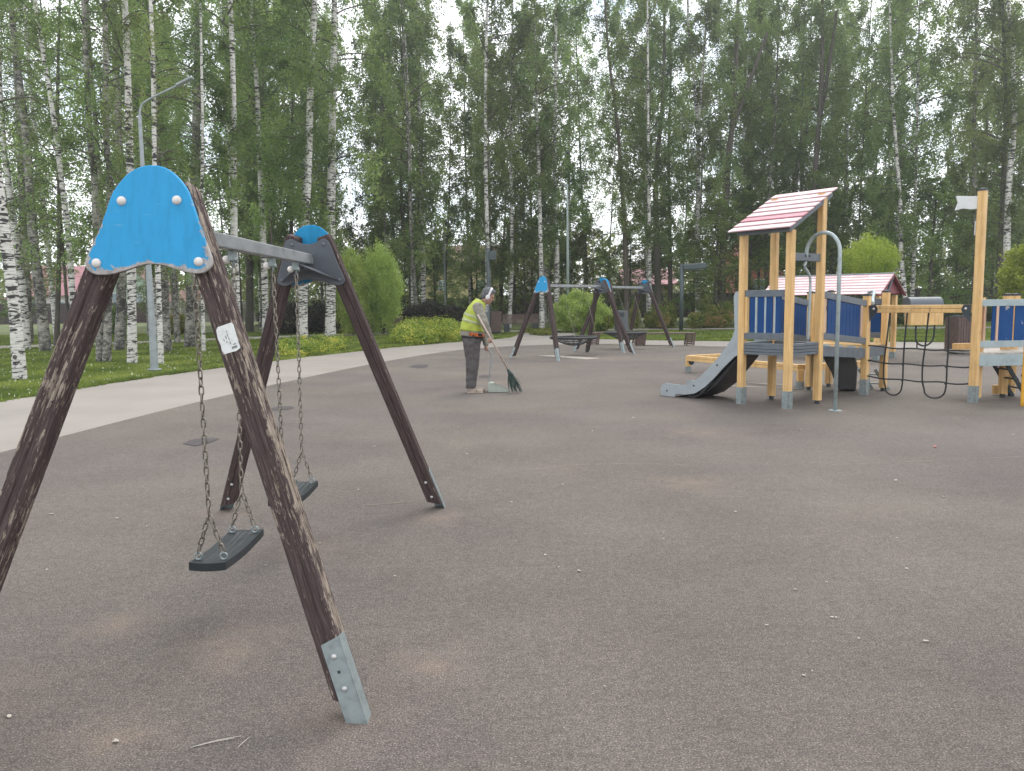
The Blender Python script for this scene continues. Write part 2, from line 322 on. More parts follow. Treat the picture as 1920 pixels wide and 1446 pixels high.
# ------------------------------------------------------------------ mesh helpers
class MB:
    def __init__(s): s.v = []; s.f = []; s.sm = []
    def add(s, vs, fs, smooth=False):
        o = len(s.v); s.v += [tuple(x) for x in vs]; s.f += [tuple(i + o for i in f) for f in fs]; s.sm += [smooth] * len(fs); return s
    def box(s, c, d, rot=None):
        hx, hy, hz = d[0] / 2, d[1] / 2, d[2] / 2
        p = [Vector((x, y, z)) for x in (-hx, hx) for y in (-hy, hy) for z in (-hz, hz)]
        if rot is not None: p = [rot @ q for q in p]
        c = Vector(c)
        return s.add([q + c for q in p], [(0, 1, 3, 2), (4, 6, 7, 5), (0, 4, 5, 1), (2, 3, 7, 6), (0, 2, 6, 4), (1, 5, 7, 3)])
    def bar(s, a, b, wd, ht, up=(0, 0, 1)):          # box from a to b, wd across, ht along up
        a = Vector(a); b = Vector(b); d = (b - a); L = d.length; d.normalize(); up = Vector(up)
        side = d.cross(up)
        if side.length < 1e-4: side = d.cross(Vector((1, 0, 0)))
        side.normalize(); up2 = side.cross(d)
        return s.box((a + b) / 2, (L, wd, ht), Matrix((d, side, up2)).transposed())
    def tube(s, pts, r, n=8, smooth=True, cap=True):
        pts = [Vector(p) for p in pts]; k = len(pts)
        rs = r if isinstance(r, (list, tuple)) else [r] * k
        vs = []; t0 = (pts[1] - pts[0]).normalized()
        ref = Vector((0, 0, 1)) if abs(t0.z) < .9 else Vector((1, 0, 0))
        for i, p in enumerate(pts):
            t = (pts[min(i + 1, k - 1)] - pts[max(i - 1, 0)]).normalized()
            x = t.cross(ref)
            if x.length < 1e-5: x = t.cross(Vector((0, 1, 0)))
            x.normalize(); y = x.cross(t); ref = -y if False else ref
            for j in range(n):
                a = 2 * math.pi * j / n
                vs.append(p + (x * math.cos(a) + y * math.sin(a)) * rs[i])
        fs = [(i * n + j, i * n + (j + 1) % n, (i + 1) * n + (j + 1) % n, (i + 1) * n + j) for i in range(k - 1) for j in range(n)]
        s.add(vs, fs, smooth)
        if cap:
            o = len(s.v) - len(vs)
            s.f.append(tuple(o + j for j in range(n - 1, -1, -1))); s.f.append(tuple(o + (k - 1) * n + j for j in range(n))); s.sm += [False, False]
        return s
    def prism(s, pts, th, mt=None):                  # outline in XZ, thickness along Y (0..th)
        n = len(pts); a = [Vector((x, 0, z)) for x, z in pts] + [Vector((x, th, z)) for x, z in pts]
        if mt is not None: a = [mt @ q for q in a]
        return s.add(a, [tuple(range(n - 1, -1, -1)), tuple(range(n, 2 * n))] + [(i, (i + 1) % n, n + (i + 1) % n, n + i) for i in range(n)])
    def dome(s, c, r, nrm, sq=.7, n=12, m=4):
        nrm = Vector(nrm).normalized(); x = nrm.orthogonal().normalized(); y = nrm.cross(x); c = Vector(c); vs = []; fs = []
        for i in range(m):
            a = math.pi / 2 * i / m
            for j in range(n):
                t = 2 * math.pi * j / n
                vs.append(c + (x * math.cos(t) + y * math.sin(t)) * r * math.cos(a) + nrm * r * sq * math.sin(a))
        vs.append(c + nrm * r * sq)
        for i in range(m - 1):
            for j in range(n): fs.append((i * n + j, i * n + (j + 1) % n, (i + 1) * n + (j + 1) % n, (i + 1) * n + j))
        for j in range(n): fs.append(((m - 1) * n + j, (m - 1) * n + (j + 1) % n, m * n))
        fs.append(tuple(range(n - 1, -1, -1)))
        return s.add(vs, fs, True)
    def ell(s, c, r, n=16, m=10, rot=None):
        vs = []; c = Vector(c)
        for i in range(1, m):
            a = math.pi * i / m
            for j in range(n):
                t = 2 * math.pi * j / n; q = Vector((r[0] * math.sin(a) * math.cos(t), r[1] * math.sin(a) * math.sin(t), r[2] * math.cos(a)))
                vs.append(c + (rot @ q if rot is not None else q))
        t_ = Vector((0, 0, r[2])); vs.append(c + (rot @ t_ if rot is not None else t_)); vs.append(c - (rot @ t_ if rot is not None else t_))
        T = (m - 1) * n
        fs = [(i * n + j, (i + 1) * n + j, (i + 1) * n + (j + 1) % n, i * n + (j + 1) % n) for i in range(m - 2) for j in range(n)]
        fs += [(T, j, (j + 1) % n) for j in range(n)] + [(T + 1, (m - 2) * n + (j + 1) % n, (m - 2) * n + j) for j in range(n)]
        return s.add(vs, fs, True)
    def mesh(s, name, mat):
        me = bpy.data.meshes.new(name); me.from_pydata(s.v, [], s.f)
        me.polygons.foreach_set('use_smooth', s.sm); me.materials.append(mat); me.update(); return me
    def build(s, name, mat, parent=None, bevel=0, mtx=None, label=None, seg=2):
        me = s.mesh(name, mat)
        return link(name, me, parent, bevel, mtx, label, seg)
def link(name, me, parent=None, bevel=0, mtx=None, label=None, seg=2):
    o = bpy.data.objects.new(name, me); COL.objects.link(o)
    if parent is not None: o.parent = parent
    if mtx is not None: o.matrix_local = mtx
    if bevel:
        b = o.modifiers.new('bevel', 'BEVEL'); b.width = bevel; b.segments = seg; b.limit_method = 'ANGLE'; b.angle_limit = R_(40)
    if label: o['label'] = label
    return o
def root(name, label, cat, loc=(0, 0, 0), rz=0, group=None):
    o = bpy.data.objects.new(name, None); COL.objects.link(o); o.location = loc; o.rotation_euler = (0, 0, rz); o.empty_display_size = .2
    return tag(o, label, cat, group)
def tag(o, label, cat, group=None, kind=None):
    o['label'] = label; o['category'] = cat
    if group: o['group'] = group
    if kind: o['kind'] = kind
    return o
def struct(o): o['kind'] = 'structure'; return o
def smooth_poly(pts, k=6, closed=False):
    P = [Vector(p) for p in pts]; n = len(P); out_ = []
    for i in range(n if closed else n - 1):
        p0 = P[(i - 1) % n] if closed or i > 0 else P[0]; p1 = P[i]; p2 = P[(i + 1) % n]; p3 = P[(i + 2) % n] if closed or i + 2 < n else P[-1]
        for j in range(k):
            t = j / k
            out_.append(.5 * ((2 * p1) + (-p0 + p2) * t + (2 * p0 - 5 * p1 + 4 * p2 - p3) * t * t + (-p0 + 3 * p1 - 3 * p2 + p3) * t ** 3))
    if not closed: out_.append(P[-1])
    return out_
def np_mesh(name, V, F, mat, smooth=False):
    """V (n,3), F (m,k) index arrays"""
    me = bpy.data.meshes.new(name); m, k = F.shape
    me.vertices.add(len(V)); me.vertices.foreach_set('co', V.astype(np.float32).ravel())
    me.loops.add(m * k); me.loops.foreach_set('vertex_index', F.astype(np.int32).ravel())
    me.polygons.add(m); me.polygons.foreach_set('loop_start', np.arange(0, m * k, k, dtype=np.int32))
    try: me.polygons.foreach_set('loop_total', np.full(m, k, dtype=np.int32))
    except Exception: pass
    me.update(calc_edges=True); me.materials.append(mat)
    if smooth: me.polygons.foreach_set('use_smooth', [True] * m)
    return me
def leaves(C, size, droop=.35, rg=rng, asp=.62):
    """rhombic leaves of random tilt at points C"""
    n = len(C); size = np.broadcast_to(size, (n,)) * rg.uniform(.7, 1.3, n)
    a = rg.normal(size=(n, 3)); a[:, 2] -= droop; a /= np.linalg.norm(a, axis=1)[:, None]
    b = rg.normal(size=(n, 3)); b -= (b * a).sum(1)[:, None] * a; b /= np.linalg.norm(b, axis=1)[:, None]
    a = a * (size / 2)[:, None]; b = b * (size * asp / 2)[:, None]
    V = np.empty((n, 4, 3)); V[:, 0] = C - a; V[:, 1] = C + b; V[:, 2] = C + a; V[:, 3] = C - b
    return V.reshape(-1, 3), np.arange(n * 4).reshape(n, 4)

exec_order = []
# ================================================================== THE GROUND
def sheet(name, pts, z, mat):
    bm = bmesh.new(); vs = [bm.verts.new((p[0], p[1], z)) for p in pts]; bm.faces.new(vs)
    bmesh.ops.triangulate(bm, faces=bm.faces[:]); bmesh.ops.recalc_face_normals(bm, faces=bm.faces[:])
    me = bpy.data.meshes.new(name); bm.to_mesh(me); bm.free(); me.materials.append(mat)
    if len(me.polygons) and me.polygons[0].normal.z < 0: me.flip_normals()
    o = link(name, me); return struct(o)
sheet('lawn', [(-170, -40), (170, -40), (170, 190), (-170, 190)], -0.03, MATS['lawn'])
inner = [(-8, -20), (-6.6, -6), (-5.75, 2), (-5.4, 8.15), (-4.84, 13.42), (-3.54, 20.15), (-1.75, 25.6), (.83, 28.2), (3.6, 28.0), (6.5, 26.2), (10.2, 24.6), (13.8, 22.9), (19, 18), (23, 8), (24, -20)]
outer = [(-11, -20), (-9.8, -6), (-8.9, 2), (-8.4, 12.9), (-7.3, 19.4), (-4.7, 26.7), (-2.1, 31.7), (-.2, 34.6), (.6, 40.2), (3.4, 39.6), (3.0, 33.5), (6.8, 30.2), (11.4, 28.3), (16.2, 26.3), (22.5, 20), (27, 9), (28, -20)]
def curve2(pts, k=5): return [(p.x, p.y) for p in smooth_poly([(x, y, 0) for x, y in pts], k)]
sheet('path', curve2(outer), -0.012, MATS['path'])
sheet('playground_surface', curve2(inner), 0.0, MATS['ground_rubber'])
def ribbon(name, pts, wd, z, mat):
    P = smooth_poly([(x, y, 0) for x, y in pts], 6); V = []; F = []
    for i, p in enumerate(P):
        t = (P[min(i + 1, len(P) - 1)] - P[max(i - 1, 0)]).normalized(); s_ = Vector((-t.y, t.x, 0)) * wd / 2
        V += [(p + s_)[:], (p - s_)[:]]
    V = [(a, b, z) for a, b, _ in V]
    F = [(2 * i, 2 * i + 1, 2 * i + 3, 2 * i + 2) for i in range(len(P) - 1)]
    mb = MB(); mb.add(V, [f[::-1] for f in F]); return struct(mb.build(name, mat))
ribbon('far_path', [(-34, 27), (-19, 32.5), (-9, 40.8), (-1, 42.6), (8, 43.5), (20, 41), (40, 36)], 2.6, -0.018, MATS['path'])
# pale painted lines and worn bare patches lying on the rubber
def decal(name, pts, z=.004, mat=None, label=None, cat=None):
    bm = bmesh.new(); bm.faces.new([bm.verts.new((p.x, p.y, z)) for p in pts]); me = bpy.data.meshes.new(name)
    bmesh.ops.triangulate(bm, faces=bm.faces[:]); bm.to_mesh(me); bm.free(); me.materials.append(mat)
    if me.polygons[0].normal.z < 0: me.flip_normals()
    return struct(link(name, me))
pm = simple('pale_patch', (.40, .36, .31), .85, .12, 5); dm = simple('dark_patch', (.062, .053, .053), .9, .15, 8, 0, .3)
decal('bare_patch', [G(1008, 667), G(1040, 666.5), G(1085, 669), G(1127, 672), G(1100, 674), G(1085, 673)], .004, pm)
for pts in ([(342, 833), (356, 826), (372, 823), (396, 822), (412, 823), (402, 828), (386, 833), (366, 837)],
            [(505, 767), (520, 763), (545, 762), (552, 765), (540, 769), (512, 770)], [(765, 688), (780, 684), (804, 684), (800, 689), (785, 691)],
            [(896, 706), (908, 703.5), (921, 704.5), (921, 707), (906, 708.5)]):
    decal('patch', [G(*p) for p in pts], .005, dm)
for a, b, wd in (((1338, 715), (1480, 722), .03), ((1336, 722), (1490, 729), .03)):
    A, B = G(*a), G(*b); t = (B - A).normalized(); s_ = Vector((-t.y, t.x, 0)) * wd
    decal('painted_line', [A - s_, B - s_, B + s_, A + s_], .004, pm)

# ================================================================== SWINGS
S_S, S_E, S_SL = .779, .329, .348          # foot half-span, outward lean of the feet, inward slope of the legs
def fy(z, off, end, L):                    # position along the beam of a frame plane at height z
    o = -S_E * (1 - z / 1.75) + off
    return o if end == 0 else L - o
SH_OUT = [(-.149, 1.917), (-.13, 1.955), (-.09, 2.003), (-.045, 2.03), (.003, 2.038), (.05, 2.03), (.095, 2.0), (.137, 1.95), (.162, 1.893), (.194, 1.801), (.226, 1.72), (.242, 1.675), (.236, 1.645), (.213, 1.628), (.183, 1.624), (.148, 1.629), (.097, 1.645), (.056, 1.657), (.0, 1.662), (-.05, 1.650), (-.095, 1.636), (-.145, 1.625), (-.19, 1.624), (-.222, 1.638), (-.238, 1.663), (-.230, 1.70), (-.209, 1.745), (-.181, 1.815)]
PL_OUT = [(-.152, 1.905), (-.13, 1.932), (-.10, 1.936), (-.04, 1.908), (.035, 1.907), (.095, 1.936), (.125, 1.933), (.148, 1.903), (.188, 1.782), (.228, 1.680), (.226, 1.652), (.205, 1.635), (.171, 1.634), (.092, 1.660), (0, 1.673), (-.085, 1.660), (-.165, 1.634), (-.2, 1.634), (-.224, 1.655), (-.224, 1.68), (-.186, 1.782)]
def shield_mesh(name, mat, out2, end, L, off0, off1, rings=True):
    P = [(p.x, p.z) for p in smooth_poly([(x, 0, z) for x, z in out2], 3, True)]
    n = len(P); cx, cz = 0, 1.80
    ks = [1, .985, .95, .90, .80, .6, .3]; rim = [1, .95, .72, .4, .1, 0, 0]
    V = []; W = []
    for off in (off0, off1):
        for k, r_ in zip(ks, rim):
            for x, z in P:
                o_ = off
                if k == 1: o_ = off + (.003 if off == off0 else -.003)
                zz = cz + (z - cz) * k; V.append((cx + (x - cx) * k, fy(zz, o_, end, L), zz)); W.append(r_)
        V.append((cx, fy(cz, off, end, L), cz)); W.append(0)
    F = []; K = len(ks); half = K * n + 1
    for s_ in (0, 1):
        b = s_ * half
        for i in range(K - 1):
            for j in range(n):
                q = (b + i * n + j, b + i * n + (j + 1) % n, b + (i + 1) * n + (j + 1) % n, b + (i + 1) * n + j)
                F.append(q if s_ else q[::-1])
        for j in range(n):
            q = (b + (K - 1) * n + j, b + (K - 1) * n + (j + 1) % n, b + K * n); F.append(q if s_ else q[::-1])
    for j in range(n): F.append((j, (j + 1) % n, half + (j + 1) % n, half + j))
    me = bpy.data.meshes.new(name); me.from_pydata(V, [], F); me.materials.append(mat)
    at = me.attributes.new('rim', 'FLOAT', 'POINT'); at.data.foreach_set('value', W)
    bm = bmesh.new(); bm.from_mesh(me); bmesh.ops.recalc_face_normals(bm, faces=bm.faces[:]); bm.to_mesh(me); bm.free()
    return me
def leg_profile(h=.047):
    side = [(-h + .009, -h), (-.007, -h), (-.002, -h + .006), (.002, -h + .006), (.007, -h), (h - .009, -h), (h - .003, -h + .003)]
    P = []
    for k in range(4):
        c, s_ = math.cos(k * math.pi / 2), math.sin(k * math.pi / 2)
        P += [(x * c - y * s_, x * s_ + y * c) for x, y in side]
    return P
def swing_frame(name, label, loc, rz, L=2.2958, scale=1, legmat='leg', capm='whitecap'):
    rt = root(name, label, 'swing frame', loc, rz); rt.scale = (scale,) * 3
    prof = leg_profile(); n = len(prof)
    for end in (0, 1):
        for sd_ in (-1, 1):
            foot = Vector((sd_ * S_S, fy(0, 0, end, L), 0)); zt = 1.962; top = Vector((sd_ * (S_S - S_SL * zt), fy(zt, 0, end, L), zt))
            ax = (top - foot); Lg = ax.length; ax.normalize()
            outw = Vector((0, -1 if end == 0 else 1, 0)); yv = (outw - ax * outw.dot(ax)).normalized()
            xv = yv.cross(ax)
            if xv.x * sd_ < 0: xv = -xv
            # local frame: x outward sideways, y outward along the beam, z up the leg (left-handed cases get y flipped)
            hand = xv.cross(yv).dot(ax)
            yy = yv if hand > 0 else -yv
            mt = Matrix((xv, yy, ax)).transposed().to_4x4(); mt.translation = foot
            ys = 1 if hand > 0 else -1
            mb = MB(); zs = [.062, .5, 1.0, 1.5, Lg - .035, Lg - .01, Lg]; ks = [1, 1, 1, 1, 1, .93, .80]
            V = [(x * k, y * k, z - (.03 * (x / .047) if i == 0 else 0)) for i, (z, k) in enumerate(zip(zs, ks)) for x, y in prof]
            F = [(i * n + j, i * n + (j + 1) % n, (i + 1) * n + (j + 1) % n, (i + 1) * n + j) for i in range(len(zs) - 1) for j in range(n)]
            F += [tuple(range(n - 1, -1, -1)), tuple((len(zs) - 1) * n + j for j in range(n))]
            mb.add(V, F); lg = mb.build('leg', MATS[legmat if end == 0 else 'leg_far'], rt, 0, mt)
            # galvanised angle boot on the outward corner, down into the ground
            b = MB(); ln = .30
            b.prism([(-.022, -.04), (.0525, -.04), (.0525, ln), (-.022, ln - .012)], .005, Matrix.Translation((0, .0475 * ys - (0 if ys > 0 else .005), 0)))
            b.box((.0502, (.0475 + .005 - .036) * ys * 1.0, ln / 2 - .02), (.005, .072, ln + .04))
            bo = b.build('metal_boot', MATS['galv'], lg, .0012)
            for z in (.115, .235):
                b = MB(); b.dome((.012, .0525 * ys, z), .0115, (0, ys, 0)); b.build('bolt', MATS['bolt'], lg)
                b = MB(); b.dome((0, -.047 * ys, z), .0115, (0, -ys, 0)); b.build('bolt', MATS['bolt'], lg)
            b = MB(); b.box((.012, .0528 * ys, .178), (.011, .001, .011)); b.build('bolt_hole', MATS['dark'], lg)
        # blue board outside, grey steel plate inside
        me = shield_mesh('shield', MATS['shield'], SH_OUT, end, L, -.072, -.052); sh = link('shield', me, rt)
        me = shield_mesh('steel_plate', MATS['plategrey'], PL_OUT, end, L, .050, .057); pl = link('steel_plate', me, rt)
        cap = MB(); bl = MB(); dr = Vector((0, -1 if end == 0 else 1, 0))
        for x, z in ((-.105, 1.902), (.105, 1.902), (-.193, 1.668), (.193, 1.668)):
            cap = MB(); bl = MB(); cap.dome((x, fy(z, -.072, end, L), z), .0185, dr, .8); bl.dome((x, fy(z, .057, end, L), z), .013, -dr, .5)
            cap.build('bolt_cap', MATS[capm], sh); bl.build('bolt', MATS['plategrey'], pl)
        # folded brace under the beam
        g = MB(); di = 1 if end == 0 else -1
        bp_ = (0, fy(1.765, .057, end, L) + di * .27, 1.762); tp = (0, fy(1.78, .06, end, L), 1.765)
        Lp = (-.185, fy(1.668, .058, end, L), 1.668); Rp = (.185, fy(1.668, .058, end, L), 1.668)
        g.add([bp_, Lp, Rp, tp], [(0, 1, 3), (0, 3, 2)]); g.tube([bp_, Lp], .006, 6); g.tube([bp_, Rp], .006, 6)
        g.build('brace', MATS['plategrey'], rt)
    b = MB(); b.box((0, L / 2, 1.805), (.058, L - .11, .066)); b.build('beam', MATS['beam'], rt, .006)
    return rt
LINK = None
def chain_mb(mb, a, b, pitch=.0365, wr=.0036, wd=.0085, phase=0):
    a = Vector(a); b = Vector(b); d = b - a; n = max(1, round(d.length / pitch)); p = d.length / n; d.normalize()
    x = d.cross(Vector((0, 1, 0)))
    if x.length < .1: x = d.cross(Vector((1, 0, 0)))
    x.normalize(); y = d.cross(x); hl = p / 2 + wr * 1.1 - .0 ; st = hl - wd
    base = []
    for k in range(5): t = math.pi * k / 4; base.append((wd * math.cos(t), st + wd * math.sin(t)))
    for k in range(5): t = math.pi + math.pi * k / 4; base.append((wd * math.cos(t), -st + wd * math.sin(t)))
    m = len(base)
    for i in range(n):
        c = a + d * p * (i + .5); s1, s2 = (x, y) if (i + phase) % 2 else (y, x)
        tw = random.uniform(-.35, .35); s1, s2 = s1 * math.cos(tw) + s2 * math.sin(tw), s2 * math.cos(tw) - s1 * math.sin(tw)
        V = []; F = []
        for j, (u_, v_) in enumerate(base):
            q = c + s1 * u_ + d * v_; nx = (s1 * (u_) + d * (v_ - (st if v_ > 0 else -st))).normalized()
            for k in range(5):
                t = 2 * math.pi * k / 5; V.append(q + (nx * math.cos(t) + s2 * math.sin(t)) * wr)
            for k in range(5): F.append((j * 5 + k, j * 5 + (k + 1) % 5, ((j + 1) % m) * 5 + (k + 1) % 5, ((j + 1) % m) * 5 + k))
        mb.add(V, F, True)
def ring(mb, c, R, r, nrm, n=16, k=6):
    nrm = Vector(nrm).normalized(); x = nrm.orthogonal().normalized(); y = nrm.cross(x); V = []; F = []; c = Vector(c)
    for i in range(n):
        t = 2 * math.pi * i / n; e = x * math.cos(t) + y * math.sin(t)
        for j in range(k):
            s_ = 2 * math.pi * j / k; V.append(c + e * (R + r * math.cos(s_)) + nrm * r * math.sin(s_))
            F.append((i * k + j, ((i + 1) % n) * k + j, ((i + 1) % n) * k + (j + 1) % k, i * k + (j + 1) % k))
    mb.add(V, F, True)
def swing(label, loc, rz, t0, t1, seat_tilt=0):
    """hangs from the beam: two chains, each splitting in two above the seat"""
    rt = root('swing', label, 'swing', loc, rz, 'swings hanging in the near swing frame')
    zr, zs_ = .392, .575
    for i, (tt, tr) in enumerate(((t0 - .01, t0 + .015), (t1 + .02, t1 - .02))):
        h = MB(); h.box((-.004, tt, 1.748), (.03, .045, .05)); h.tube([(-.02, tt, 1.727), (.02, tt, 1.727)], .011, 8); h.tube([(0, tt, 1.735), (0, tt, 1.69)], .006, 6)
        hg = h.build('hanger', MATS['galv'], rt); c = MB(); c.ell((-.034, tt, 1.727), (.021, .021, .021)); c.build('bearing_cap', MATS['whitecap'], hg)
        c = MB(); chain_mb(c, (0, tt, 1.695), (0, tr, zs_), phase=i)
        for s_ in (-1, 1): chain_mb(c, (s_ * .004, tr, zs_ - .006), (s_ * .056, tr, zr + .012), phase=(s_ > 0))
        c.build('chain', MATS['rustychain'], rt)
    # rubber seat, sagging a little between the chains, ribs moulded along its top
    nu, nv = 24, 14; V = []; F = []; a, b = t0 - .035, t1 + .035; hw = .082; th = .036
    def top(u, v):
        z = .372 - .012 * math.sin(math.pi * u); z += -.006 * (1 - abs(2 * v - 1) ** 2)
        if .16 < v < .84 and .08 < u < .92: z -= .003 if int((v - .16) / .68 * 12) % 2 else 0
        return z
    for s_ in (0, 1):
        for i in range(nu + 1):
            for j in range(nv + 1):
                u_, v_ = i / nu, j / nv
                V.append(((v_ - .5) * 2 * hw, a + (b - a) * u_, top(u_, v_) - (th if s_ else 0)))
    q = nv + 1; B = (nu + 1) * q
    for i in range(nu):
        for j in range(nv):
            F.append((i * q + j, i * q + j + 1, (i + 1) * q + j + 1, (i + 1) * q + j)); F.append(tuple(B + k for k in (i * q + j, (i + 1) * q + j, (i + 1) * q + j + 1, i * q + j + 1)))
    for i in range(nu):
        for j, sgn in ((0, 1), (nv, -1)):
            f = (i * q + j, (i + 1) * q + j, B + (i + 1) * q + j, B + i * q + j); F.append(f if sgn > 0 else f[::-1])
    for j in range(nv):
        for i, sgn in ((0, -1), (nu, 1)):
            f = (i * q + j, i * q + j + 1, B + i * q + j + 1, B + i * q + j); F.append(f if sgn < 0 else f[::-1])
    mb = MB(); mb.add(V, F); mb.build('seat', MATS['rubber'], rt)
    e = MB()
    for tr in (t0 + .015, t1 - .02):
        for s_ in (-1, 1): ring(e, (s_ * .057, tr, zr - .008), .0155, .0045, (0, 1, 0))
    e.build('eye_ring', MATS['galv'], rt)
    return rt
NS = (-1.3653, 3.093, 0)
fr = swing_frame('swing_set', 'near two-seat swing frame with worn brown wooden legs and chipped blue boards', NS, -.0097)
swing('black rubber swing seat on rusty chains, the nearer one behind the worn front leg', NS, -.0097, .345, .80)
swing('black rubber swing seat on rusty chains, the farther one by the far brown legs', NS, -.0097, 1.455, 1.895)
# paper sticker on the near right leg
a0, a1 = Vector((.779, fy(0, 0, 0, 2.2958), 0)), Vector((.779 - .348 * 1.985, fy(1.985, 0, 0, 2.2958), 1.985))
ax = (a1 - a0).normalized(); yv = Vector((0, -1, 0)); yv = (yv - ax * yv.dot(ax)).normalized(); xv = (-yv).cross(ax) * -1
if xv.x < 0: xv = -xv
mS, nS, lS, bS = newmat('torn_white_sticker')
vS = coords(nS, lS, 'Object', (1, 1, 1)); cS = ramp(nS, lS, noise(nS, lS, 40, 6, .7, vS), [(.3, (.42, .42, .40)), (.45, (.60, .61, .59)), (.7, (.66, .67, .65))])
lS.new(cS, bS.inputs['Base Color']); bS.inputs['Roughness'].default_value = .5
MATS['sticker'] = mS
st = MB(); c0 = a0 + ax * 1.475 + yv * .0478
def onleg(u_, v_, e=0): return c0 + xv * u_ + ax * v_ + yv * e
pts = [(-.030, -.052), (.018, -.056), (.036, -.05), (.0385, .044), (.032, .053), (-.022, .054), (-.031, .044), (-.035, .012), (-.032, -.015), (-.034, -.035)]
V = [onleg(x, y, .0012) for x, y in pts] + [onleg(x, y, 0) for x, y in pts]; k = len(pts)
st.add(V, [tuple(range(k)), tuple(range(2 * k - 1, k - 1, -1))] + [(i, (i + 1) % k, k + (i + 1) % k, k + i) for i in range(k)])
bm_ = st.build('sticker', MATS['sticker'], fr)
stm = MB()
for (x, y, w_, h_) in [(.016, -.040, .022, .009), (.020, -.029, .012, .004), (-.004, .006, .004, .014), (-.006, -.012, .003, .009), (.004, .012, .003, .012), (.006, -.002, .003, .012), (.006, -.018, .003, .010), (-.014, -.002, .003, .010), (.006, .026, .003, .008)]:
    stm.add([onleg(x - w_ / 2, y - h_ / 2, .0018), onleg(x + w_ / 2, y - h_ / 2, .0018), onleg(x + w_ / 2, y + h_ / 2, .0018), onleg(x - w_ / 2, y + h_ / 2, .0018)], [(0, 1, 2, 3)])
stm.build('faded_print', simple('faded_ink', (.20, .21, .20), .6), bm_)

def far_set(mid, deg, label, nlabel):
    sc_ = 1.08; L = 2.2958 / 1.0; d = Vector((math.cos(R_(deg)), math.sin(R_(deg)), 0))
    o_ = Vector((mid[0], mid[1], 0)) - d * L * sc_ / 2
    rz = R_(deg) - math.pi / 2
    swing_frame('swing_set', label, o_, rz, L, sc_, 'leg_far')
    n = root('nest_swing', nlabel, 'nest swing', (mid[0], mid[1], 0), rz, 'nest swings in the far swing frames')
    b = MB(); ring(b, (0, 0, .52), .64, .04, (0, 0, 1), 28, 8); b.build('rim', MATS['blackplastic'], n)
    b = MB()
    for k in range(14):
        t = 2 * math.pi * k / 14
        P = [(.64 * f_ * math.cos(t), .64 * f_ * math.sin(t), .52 - .22 * math.cos(math.pi / 2 * f_)) for f_ in (1, .8, .6, .4, .2, 0)]
        b.tube(P, .011, 5)
    for f_ in (.8, .6, .4, .2): ring(b, (0, 0, .52 - .22 * math.cos(math.pi / 2 * f_)), .64 * f_, .011, (0, 0, 1), 22, 5)
    b.build('net', MATS['rope'], n)
    for sy in (-1, 1):
        for sx in (-1, 1):
            b = MB(); chain_mb(b, (0, sy * .48, 1.88), (sx * .45, sy * .45, .55), .05, .003, .008); b.build('chain', MATS['rustychain'], n)
far_set((1.744, 22.1), 44.7, 'far swing frame left of the pair, with a black nest basket', 'black net basket swing in the left-hand far swing frame')
far_set((3.62, 25.1), 52, 'far swing frame right of the pair, behind the other one', 'black net basket swing in the right-hand far swing frame')

# ================================================================== PLAY TOWER
e1 = Vector((.785, .62, 0)); e2 = Vector((.62, -.785, 0)); UP = Vector((0, 0, 1))
FL = Vector((3.34, 11.43, 0)); FRp = FL + .75 * e2; BR = FRp + .76 * e1; BL = FL + .76 * e1
PH = math.atan2(e1.y, e1.x)
play = root('play_structure', 'yellow wooden play tower with pink roof, slide, bridge and climbing net', 'play tower', FL, 0)
pmi = Matrix.Translation(-FL)
def pb(mb, name, mat, parent=None, bevel=.004, label=None):
    me = mb.mesh(name, MATS[mat] if isinstance(mat, str) else mat); me.transform(pmi)
    return link(name, me, parent or play, bevel, None, label)
RZ = Matrix.Rotation(PH, 3, 'Z')
def post(p, h, boot=True, wd=.10, cap=False, z0=.0, rot=RZ, lab=None):
    mb = MB(); c, s_ = .012, wd / 2
    pr = [(-s_ + c, -s_), (s_ - c, -s_), (s_, -s_ + c), (s_, s_ - c), (s_ - c, s_), (-s_ + c, s_), (-s_, s_ - c), (-s_, -s_ + c)]
    zb = .055 if z0 == 0 else z0
    V = [rot @ Vector((x, y, 0)) + UP * z for z in (0, h - zb) for x, y in pr]
    F = [tuple(range(7, -1, -1)), tuple(range(8, 16))] + [(j, (j + 1) % 8, 8 + (j + 1) % 8, 8 + j) for j in range(8)]
    mb.add(V, F); me = mb.mesh('post', MATS['ywood']); o = link('post', me, play, 0, Matrix.Translation(Vector(p) - FL + UP * zb), lab)
    if z0 == 0:
        b = MB(); b.box((0, 0, -.04), (.05, .05, .09), rot)                 # steel pin under the post
        me = b.mesh('steel_foot', MATS['dark']); link('steel_foot', me, o)
    if boot:
        b = MB(); b.box(rot @ Vector((-s_ - .003, 0, .06)), (.006, wd * .96, .26), rot)
        for z in (.02, .12): b.dome(rot @ Vector((-s_ - .006, .02 if z < .1 else -.02, z)), .010, rot @ Vector((-1, 0, 0)))
        b.box(rot @ Vector((0, -s_ - .003, .06)), (wd * .96, .006, .26), rot)
        me = b.mesh('metal_boot', MATS['galv']); link('metal_boot', me, o)
    if cap:
        b = MB(); b.box((0, 0, h - zb + .012), (wd * 1.08, wd * 1.08, .024), rot); b.dome((0, 0, h - zb + .024), wd * .5, (0, 0, 1), .3)
        me = b.mesh('post_cap', MATS['dark']); link('post_cap', me, o)
    return o
post(FL, 2.46); post(FRp, 2.44); post(BR, 2.98, False); post(BL, 2.98, False)
